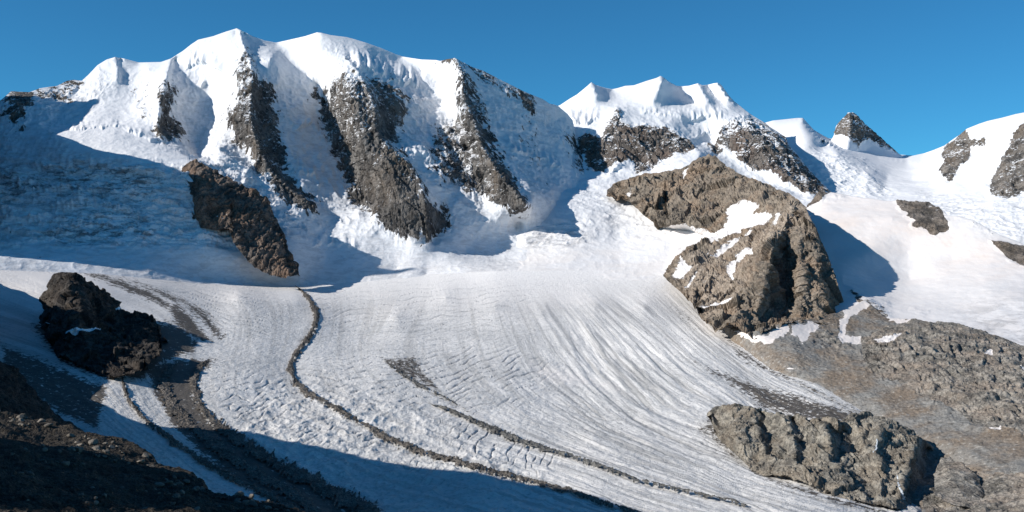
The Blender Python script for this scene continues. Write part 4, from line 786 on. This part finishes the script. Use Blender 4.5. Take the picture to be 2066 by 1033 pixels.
# ------------------------------------------------------------------ ice-polished rock knoll
def make_knoll():
    kt = [(1440,845),(1446,829),(1468,820),(1491,819),(1508,822),(1529,825),(1563,839),(1603,839),(1627,841),(1654,852),(1691,861),(1704,846),(1725,839),(1756,837),(1786,852),(1803,861),(1840,873),(1864,886),(1885,905),(1900,930),(1915,960),(1925,1000)]
    kb = [(1440,870),(1446,880),(1490,925),(1520,945),(1565,962),(1620,975),(1680,1000),(1760,1015),(1850,1030),(1925,1040)]
    ctl = [[(1440,845,1900),(1468,820,1890),(1529,825,1850),(1603,839,1800),(1691,861,1760),(1756,837,1830),(1803,861,1780),(1864,886,1765),(1900,930,1790),(1925,1000,1680)],
           [(1440,870,1830),(1490,925,1680),(1565,962,1570),(1620,975,1530),(1680,1000,1475),(1760,1015,1445),(1810,1022,1425),(1850,1030,1500),(1925,1040,1560)],
           [(1480,860,1770),(1490,895,1710)],
           *R([(1660,853,1755),(1672,885,1680),(1682,918,1625)], (-10,6), (8,42)),*R([(1524,832,1835),(1530,870,1755),(1545,915,1670)], (-10,6), (8,34)),*R([(1592,846,1790),(1602,880,1700),(1608,922,1625)], (-10,6), (8,34)),*R([(1702,935,1600),(1726,965,1530),(1748,1003,1462)], (-10,6), (8,34)),*R([(1775,872,1720),(1768,905,1660),(1778,940,1590)], (-10,6), (8,30)),[(1692,868,1790),(1695,900,1725)],[(1560,945,1590),(1620,962,1550)],
           *R([(1852,880,1745),(1844,905,1690),(1834,935,1625),(1824,965,1560),(1816,1000,1480)], (-10,8), (8,40)),[(1872,905,1790),(1880,940,1750),(1890,980,1690)],[(1640,960,1540),(1700,970,1510)]]
    s = Sheet(kt, kb, ctl, 1.0, jag=2.5, back=110, fall=.7)
    P = s.P
    h = fbm(P, 90, 3)*9+steps(P, 60, .85, 2., .15)*16+steps(P, 23, .6, 6., .15)*5.5+steps(P, 9, .3, 8.)*2.2+facets(P, 30)*3+facets(P, 11)*1.8
    h *= 1-.7*np.clip((s.px-1838-(925-s.py)*.25)/12, 0, 1)
    s.displace(h); V, Fq = s.flat(); z = np.zeros(len(V), F32)
    o = build('rock_knoll', V, Fq, M_knoll, dict(rock=z+1, tint=z, crevasse_dark=z, dust=z-.5))
    tag(o, 'pale rounded bedrock knoll rising at the glacier edge, lower right', 'rock outcrop')
    # second rib on its right
    rt = [(1885,960),(1900,925),(1915,922),(1940,935),(1960,950),(1976,966),(1985,1000)]; rb = [(1885,1000),(1930,1020),(1985,1030)]
    s = Sheet(rt, rb, [[(1885,960,1600),(1900,925,1640),(1940,935,1610),(1976,966,1560),(1985,1000,1500)],[(1885,1000,1480),(1930,1020,1440),(1985,1030,1430)],[(1920,960,1555),(1945,980,1515)]], 1., back=60, fall=.9)
    s.displace(ridged(s.P, 40, 5, .55, off=3)*4); V, Fq = s.flat(); z = np.zeros(len(V), F32)
    o = build('rock_rib', V, Fq, M_right, dict(rock=z+1, tint=z, crevasse_dark=z, dust=z-.5)); tag(o, 'smooth tan rock rib just right of the pale bedrock knoll', 'rock outcrop')
    # meltwater
    b = NB('white_water'); co = b.coord(); n = b.noise(b.scale(co, 1, 1, .2), .5, 5, .6)
    mw = b.finish(b.mix(n, (.55, .6, .63), (.85, .87, .88)), .4, None, .4)
    for k, line in enumerate(([(1808,955,1.2),(1812,970,1.6),(1815,985,2.),(1819,1000,2.6),(1824,1008,3.5)], [(1768,884,1.),(1769,895,1.2),(1766,908,1.5),(1763,914,1.)])):
        L = np.array(dens(line, 1.), float); t = np.linspace(-1, 1, 5)
        ii = np.clip(np.round((L[:, 0]-s0.x[0])/(s0.x[1]-s0.x[0])).astype(int), 2, s0.nc-3)
        rows = []
        for q, (a, bb, w) in enumerate(L):
            col = s0.P[:s0.nr, ii[q]]; vy = CY-FOC*col[:, 2]/col[:, 1]
            j = int(np.argmin(np.abs(vy-bb))); base = col[j]
            rows.append([base+np.array([tt*w*base[1]/FOC*1.1, -1.6-.8*(1-tt*tt), .5]) for tt in t])
        V = np.array(rows); o = build('waterfall', V.reshape(-1, 3), grid_faces(len(L), 5), mw)
        tag(o, ['thin white waterfall dropping down the dark right side of the knoll', 'short white cascade in a notch high on the knoll'][k], 'waterfall')
def make_knoll_wrapped():
    global s0
    _old = Sheet.displace
    def grab(self, h, direction=None):
        global s0
        _old(self, h, direction)
        if 's0' not in globals() or s0 is None: s0 = self
    s0 = None; Sheet.displace = grab; make_knoll(); Sheet.displace = _old
make_knoll_wrapped()

# ------------------------------------------------------------------ dark rock knob on the left
def make_knob():
    kt = [(88,612),(100,588),(106,570),(112,561),(132,552),(163,556),(190,571),(213,588),(230,605),(245,625),(262,636),(285,633),(305,636),(318,660),(325,690)]
    kb = [(88,640),(100,690),(115,720),(140,735),(180,748),(225,760),(260,758),(300,735),(325,720)]
    ctl = [[(88,612,2420),(106,570,2380),(132,552,2370),(163,556,2370),(190,571,2420),(213,588,2490),(245,625,2500),(262,636,2490),(305,636,2500),(325,690,2330)],
           [(88,640,2340),(100,690,2200),(140,735,2060),(180,748,2010),(225,760,1970),(260,758,1970),(300,735,2060),(325,720,2120)],
           [(115,590,2320),(120,630,2250),(125,670,2180)],[(150,570,2330),(165,590,2300),(172,615,2260),(165,650,2190)],[(195,600,2400),(205,640,2330),(215,690,2210)],[(235,655,2350),(255,700,2210)],[(290,668,2350),(300,700,2220)]]
    s = Sheet(kt, kb, ctl, .9, jag=3., back=160, fall=.9)
    P = s.P; h = facets(P, 90, (1, 1, .7), 2)*16+steps(P, 38, .5, 4.)*7+ridged(P, 75, 4, .55, off=63)*6+facets(P, 34)*8+facets(P, 14)*3.5
    s.displace(h); V, Fq = s.flat()
    sn = mask([([(125,668),(200,665),(205,672),(130,678)], .8), ([(100,655),(118,654),(116,660)], .8), ([(225,625),(245,618),(240,628)], .8), ([(125,683),(140,680),(135,690)], .6)], s.px, s.py, 4.)
    z = np.zeros(len(V), F32)
    o = build('rock_outcrop', V, Fq, M_knob, dict(rock=(1-sn).ravel(), tint=z, crevasse_dark=z, dust=z-.3)); tag(o, 'dark rounded rock knob in shadow beside the left ice slope', 'rock outcrop')
make_knob()

# ------------------------------------------------------------------ shaded moraine slope and near scree slope
def make_near():
    s = Sheet([(-200,640),(-80,690),(0,733),(34,745),(52,772),(64,790),(90,812),(120,840),(163,872),(210,905),(260,940)], [(-200,1000),(260,1000)],
              [[(-200,640,1500),(0,733,1420),(64,790,1400),(120,840,1390),(163,872,1380),(260,940,1340)],[(-200,1000,950),(0,900,1080),(120,930,1150),(260,1000,1180)],[(0,800,1230),(60,850,1200)]], 1.3, back=120, fall=1.1)
    s.displace(ridged(s.P, 70, 5, .55, off=81)*8+fbm(s.P, 14, 4)*2); V, Fq = s.flat()
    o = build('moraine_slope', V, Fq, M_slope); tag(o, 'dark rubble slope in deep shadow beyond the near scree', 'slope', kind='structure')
    lt = [(-420,700),(-260,770),(-100,812),(0,830),(34,832),(68,842),(102,852),(112,862),(163,869),(203,879),(244,886),(281,903),(305,920),(339,940),(373,957),(407,971),(440,985),(470,994),(491,995),(525,1002),(576,1016),(627,1034),(690,1065)]
    s = Sheet(lt, [(-420,1110),(690,1110)], [[(-260,770,300),(0,830,270),(112,862,262),(203,879,250),(305,920,232),(407,971,205),(525,1002,185),(627,1034,165),(690,1065,150)],
              [(-260,1110,62),(0,1110,75),(300,1110,98),(690,1110,125)],[(-260,930,130),(0,950,140),(200,980,150),(400,1040,140)]], 1.1, back=60, fall=1.0)
    P = s.P; h = fbm(P, 26, 4, .55, off=3)*2.0+ridged(P, 6, 4, .6, off=2)*.55+fbm(P, 1.6, 3, .6)*.22
    s.displace(h); V, Fq = s.flat()
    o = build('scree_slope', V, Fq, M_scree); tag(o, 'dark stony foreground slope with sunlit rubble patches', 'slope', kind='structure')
    return s
Ls = make_near()

# stones on the near slope
def stone_mesh(k):
    r = np.random.default_rng(100+k)
    import bmesh
    bm = bmesh.new(); bmesh.ops.create_icosphere(bm, subdivisions=2, radius=1.)
    pl = r.normal(size=(9, 3)); pl /= np.linalg.norm(pl, axis=1, keepdims=True); off = r.uniform(.5, .85, 9)
    sc3 = r.uniform(.7, 1.3, 3)*np.array([1, 1, .72])
    for v in bm.verts:
        p = np.array(v.co)
        for q, o in zip(pl, off):
            d = p@q-o
            if d > 0: p = p-q*d
        v.co = p*sc3
    me = bpy.data.meshes.new('stone'); bm.to_mesh(me); bm.free(); me.materials.append(M_stone); return me
b = NB('stone'); co = b.coord(); rnd = b.n('ShaderNodeObjectInfo').outputs['Random']
M_stone = b.finish(b.mix(b.math('ADD', b.math('MULTIPLY', rnd, .5), b.math('MULTIPLY', b.noise(co, 2.5, 6, .65), .5)), (.09, .08, .07), (.30, .265, .22)), .9, b.bump(b.noise(co, 5., 6, .7), .12, .8), .15)
stones = [stone_mesh(k) for k in range(7)]
zones = [((15, 838, 110, 862), 22), ((115, 878, 330, 940), 60), ((310, 960, 420, 1000), 24), ((480, 998, 600, 1033), 34), ((0, 900, 460, 1030), 60)]
def slope_point(x, y):
    V = Ls.P[:Ls.nr]; i = int(np.clip(round((x-Ls.x[0])/(Ls.x[1]-Ls.x[0])), 0, Ls.nc-1))
    c = V[:, i]; vy = CY-FOC*c[:, 2]/c[:, 1]; j = int(np.argmin(np.abs(vy-y))); return c[j]
for (x0, y0, x1, y1), n in zones:
    for _ in range(n):
        x, y = random.uniform(x0, x1), random.uniform(y0, y1)
        if y < np.interp(x, Ls.x, Ls.vt)+3: continue
        p = slope_point(x, y); r = random.choice((.25, .35, .4, .5, .7, .9))*(p[1]/200)
        o = bpy.data.objects.new('stone', random.choice(stones)); COL.objects.link(o)
        o.location = (p[0], p[1], p[2]+r*.2); o.scale = (r, r, r); o.rotation_euler = (random.uniform(-.5, .5), random.uniform(-.5, .5), random.uniform(0, 6.3))
        tag(o, 'angular stone lying loose on the dark foreground scree slope', 'stone', 'loose stones on the near scree slope')

# ------------------------------------------------------------------ mountains left of the view (they throw the long morning shadows)
def ridge_mountain(name, edge, pxo, mat, label, left=900., fall=.8, rough=6., extra=(), cliff=6.):
    k = (pxo-CX)/FOC; pts = []
    for x, y, Y in edge:
        p = world(x, y, Y); t = (k*p[1]-p[0])/(SUN[0]-k*SUN[1]); pts.append(p+SUN*t)
    pts = np.array(sorted(list(pts)+[np.array(q, float) for q in extra], key=lambda p: p[1]))
    yy = np.arange(pts[0, 1], pts[-1, 1], 8.); C = np.stack([np.interp(yy, pts[:, 1], pts[:, q]) for q in range(3)], 1)
    C[:, 2] += rough*fbm(C*np.array([1, 1, 0]), 90, 4)
    e_ = np.minimum(yy-yy[0], yy[-1]-yy)/max(40., .06*(yy[-1]-yy[0])); C[:, 2] -= np.clip(1-e_, 0, 1)**1.5*min(260., .25*(yy[-1]-yy[0]))
    d = np.concatenate([np.array([-90, -80, -68, -55, -40, -25, -12, 0])*(1. if cliff < 3 or cliff > 5.5 else .75), np.linspace(0, 1, 40)[1:]**1.3*left])
    X = C[:, 0][None]-d[:, None]; Y = np.repeat(C[:, 1][None], len(d), 0)
    Z = np.where(d[:, None] < 0, C[:, 2][None]+d[:, None]*cliff, C[:, 2][None]-d[:, None]*fall)
    P = np.stack([X, Y, Z], -1); n = fbm(P, 160, 5)*20*np.clip(np.abs(d)/120, 0, 1)[:, None]; P[..., 2] += n
    V = P.reshape(-1, 3); z = np.zeros(len(V), F32)
    o = build(name, V, grid_faces(len(d), len(yy))[:, ::-1], mat, dict(rock=z+.8, tint=z, crevasse_dark=z, dust=z+.1))
    tag(o, label, 'mountain', kind='structure'); return o
ridge_mountain('mountain', [(-150,514,2960),(0,521,3055),(150,531,3155),(281,541,3255),(420,566,3400),(570,573,3500),(700,566,3680),(863,543,3800),(342,335,3745),(298,325,3780),(190,301,3860),(110,269,4030),(183,222,4340),(210,183,4470),(237,166,4520)], -130, M_palu, 'snowy rock mountain beyond the left edge of the view', extra=[(-1869,3318,765),(-1886,3350,742),(-1948,3460,748)])
ridge_mountain('ridge', [(1500,1090,1240),(1400,1062,1300),(1296,1033,1375),(1208,1003,1450),(1073,971,1530),(937,950,1600),(842,937,1630),(700,912,1690),(508,873,1790),(390,866,1760),(288,852,1750),(207,818,1860),(249,752,2060),(370,733,2270),(118,628,2280),(60,590,2500),(0,572,2700),(-40,566,2760),(-160,566,2780)], -110, M_isle, 'rocky ridge beyond the left edge of the view', left=500., cliff=5.)
ridge_mountain('shade_spur', [(-150,850,232),(0,858,242),(60,852,250),(110,862,248),(150,890,238),(200,900,232),(260,914,220),(330,952,197),(385,962,191),(420,992,180),(480,1003,172),(540,1022,158),(600,1045,146)], -700, M_isle, 'unseen dark ridge added to shade the near scree slope', left=160., rough=4., cliff=1.1, extra=[(-165,100,34),(-172,40,48),(-185,-60,72)])  # added out of view, crest shaped to leave only patches of scree sunlit

gx, gd = np.linspace(-700, 1500, 90), np.linspace(0, 1, 60)**1.4*900  # slope added out of view: blocks sky light and darkens the foreground
GX, GD = np.meshgrid(gx, gd); P_ = np.stack([GX, -25-GD, -6+GD*.85], -1)
P_[..., 2] += fbm(P_, 140, 5)*22*np.clip(GD/60, 0, 1); zz = np.zeros(GX.size, F32)
tag(build('hillside', P_.reshape(-1, 3), grid_faces(60, 90), M_slope), 'unseen dark slope added behind the viewpoint to block sky light', 'hillside', kind='structure')

# ------------------------------------------------------------------ valley ground under and beyond everything
gx = np.linspace(-16000, 16000, 81); GX, GY = np.meshgrid(gx, gx+6000)
GZ = -470+25*perlin(np.stack([GX/1500, GY/1500, 0*GX], -1)); gn = GX.size; zz = np.zeros(gn, F32)
tag(build('ground', np.stack([GX, GY, GZ], -1).reshape(-1, 3), grid_faces(81, 81), M_right, dict(rock=zz+1, tint=zz, crevasse_dark=zz, dust=zz-.5)), 'valley floor far below the mountains', 'ground', kind='structure')

# ------------------------------------------------------------------ sky, sun, camera
w = bpy.data.worlds.new('World'); sc.world = w; w.use_nodes = True
nt = w.node_tree; bg = nt.nodes['Background']
sky = nt.nodes.new('ShaderNodeTexSky'); sky.sky_type = 'NISHITA'; sky.sun_disc = False
sky.sun_elevation = math.radians(SUN_EL); sky.sun_rotation = math.atan2(SUN[0], SUN[1]) % (2*math.pi)
sky.altitude = 2980; sky.air_density = 1.0; sky.dust_density = .2; sky.ozone_density = 2.5
hs = nt.nodes.new('ShaderNodeMix'); hs.data_type = 'RGBA'; hs.blend_type = 'MULTIPLY'; hs.inputs[0].default_value = 1.; hs.inputs[7].default_value = (.31, 1.02, 1.30, 1)   # thin dry high-altitude air
nt.links.new(sky.outputs[0], hs.inputs[6]); nt.links.new(hs.outputs[2], bg.inputs['Color']); bg.inputs['Strength'].default_value = .08
sl = bpy.data.lights.new('sun', 'SUN'); sl.energy = 5.; sl.angle = math.radians(.5); sl.color = (1, .955, .89)
so = bpy.data.objects.new('sun', sl); COL.objects.link(so)
from mathutils import Vector
so.rotation_euler = Vector(tuple(SUN)).to_track_quat('Z', 'Y').to_euler()
cam = bpy.data.cameras.new('camera'); cam.sensor_width = 36; cam.lens = 36; cam.clip_start = 1; cam.clip_end = 30000
co_ = bpy.data.objects.new('camera', cam); COL.objects.link(co_); co_.rotation_euler = (math.pi/2, 0, 0); sc.camera = co_
sc.view_settings.view_transform = 'Standard'; sc.view_settings.look = 'None'; sc.view_settings.exposure = .06; sc.view_settings.gamma = 1
sc.cycles.max_bounces = 6; sc.cycles.diffuse_bounces = 2
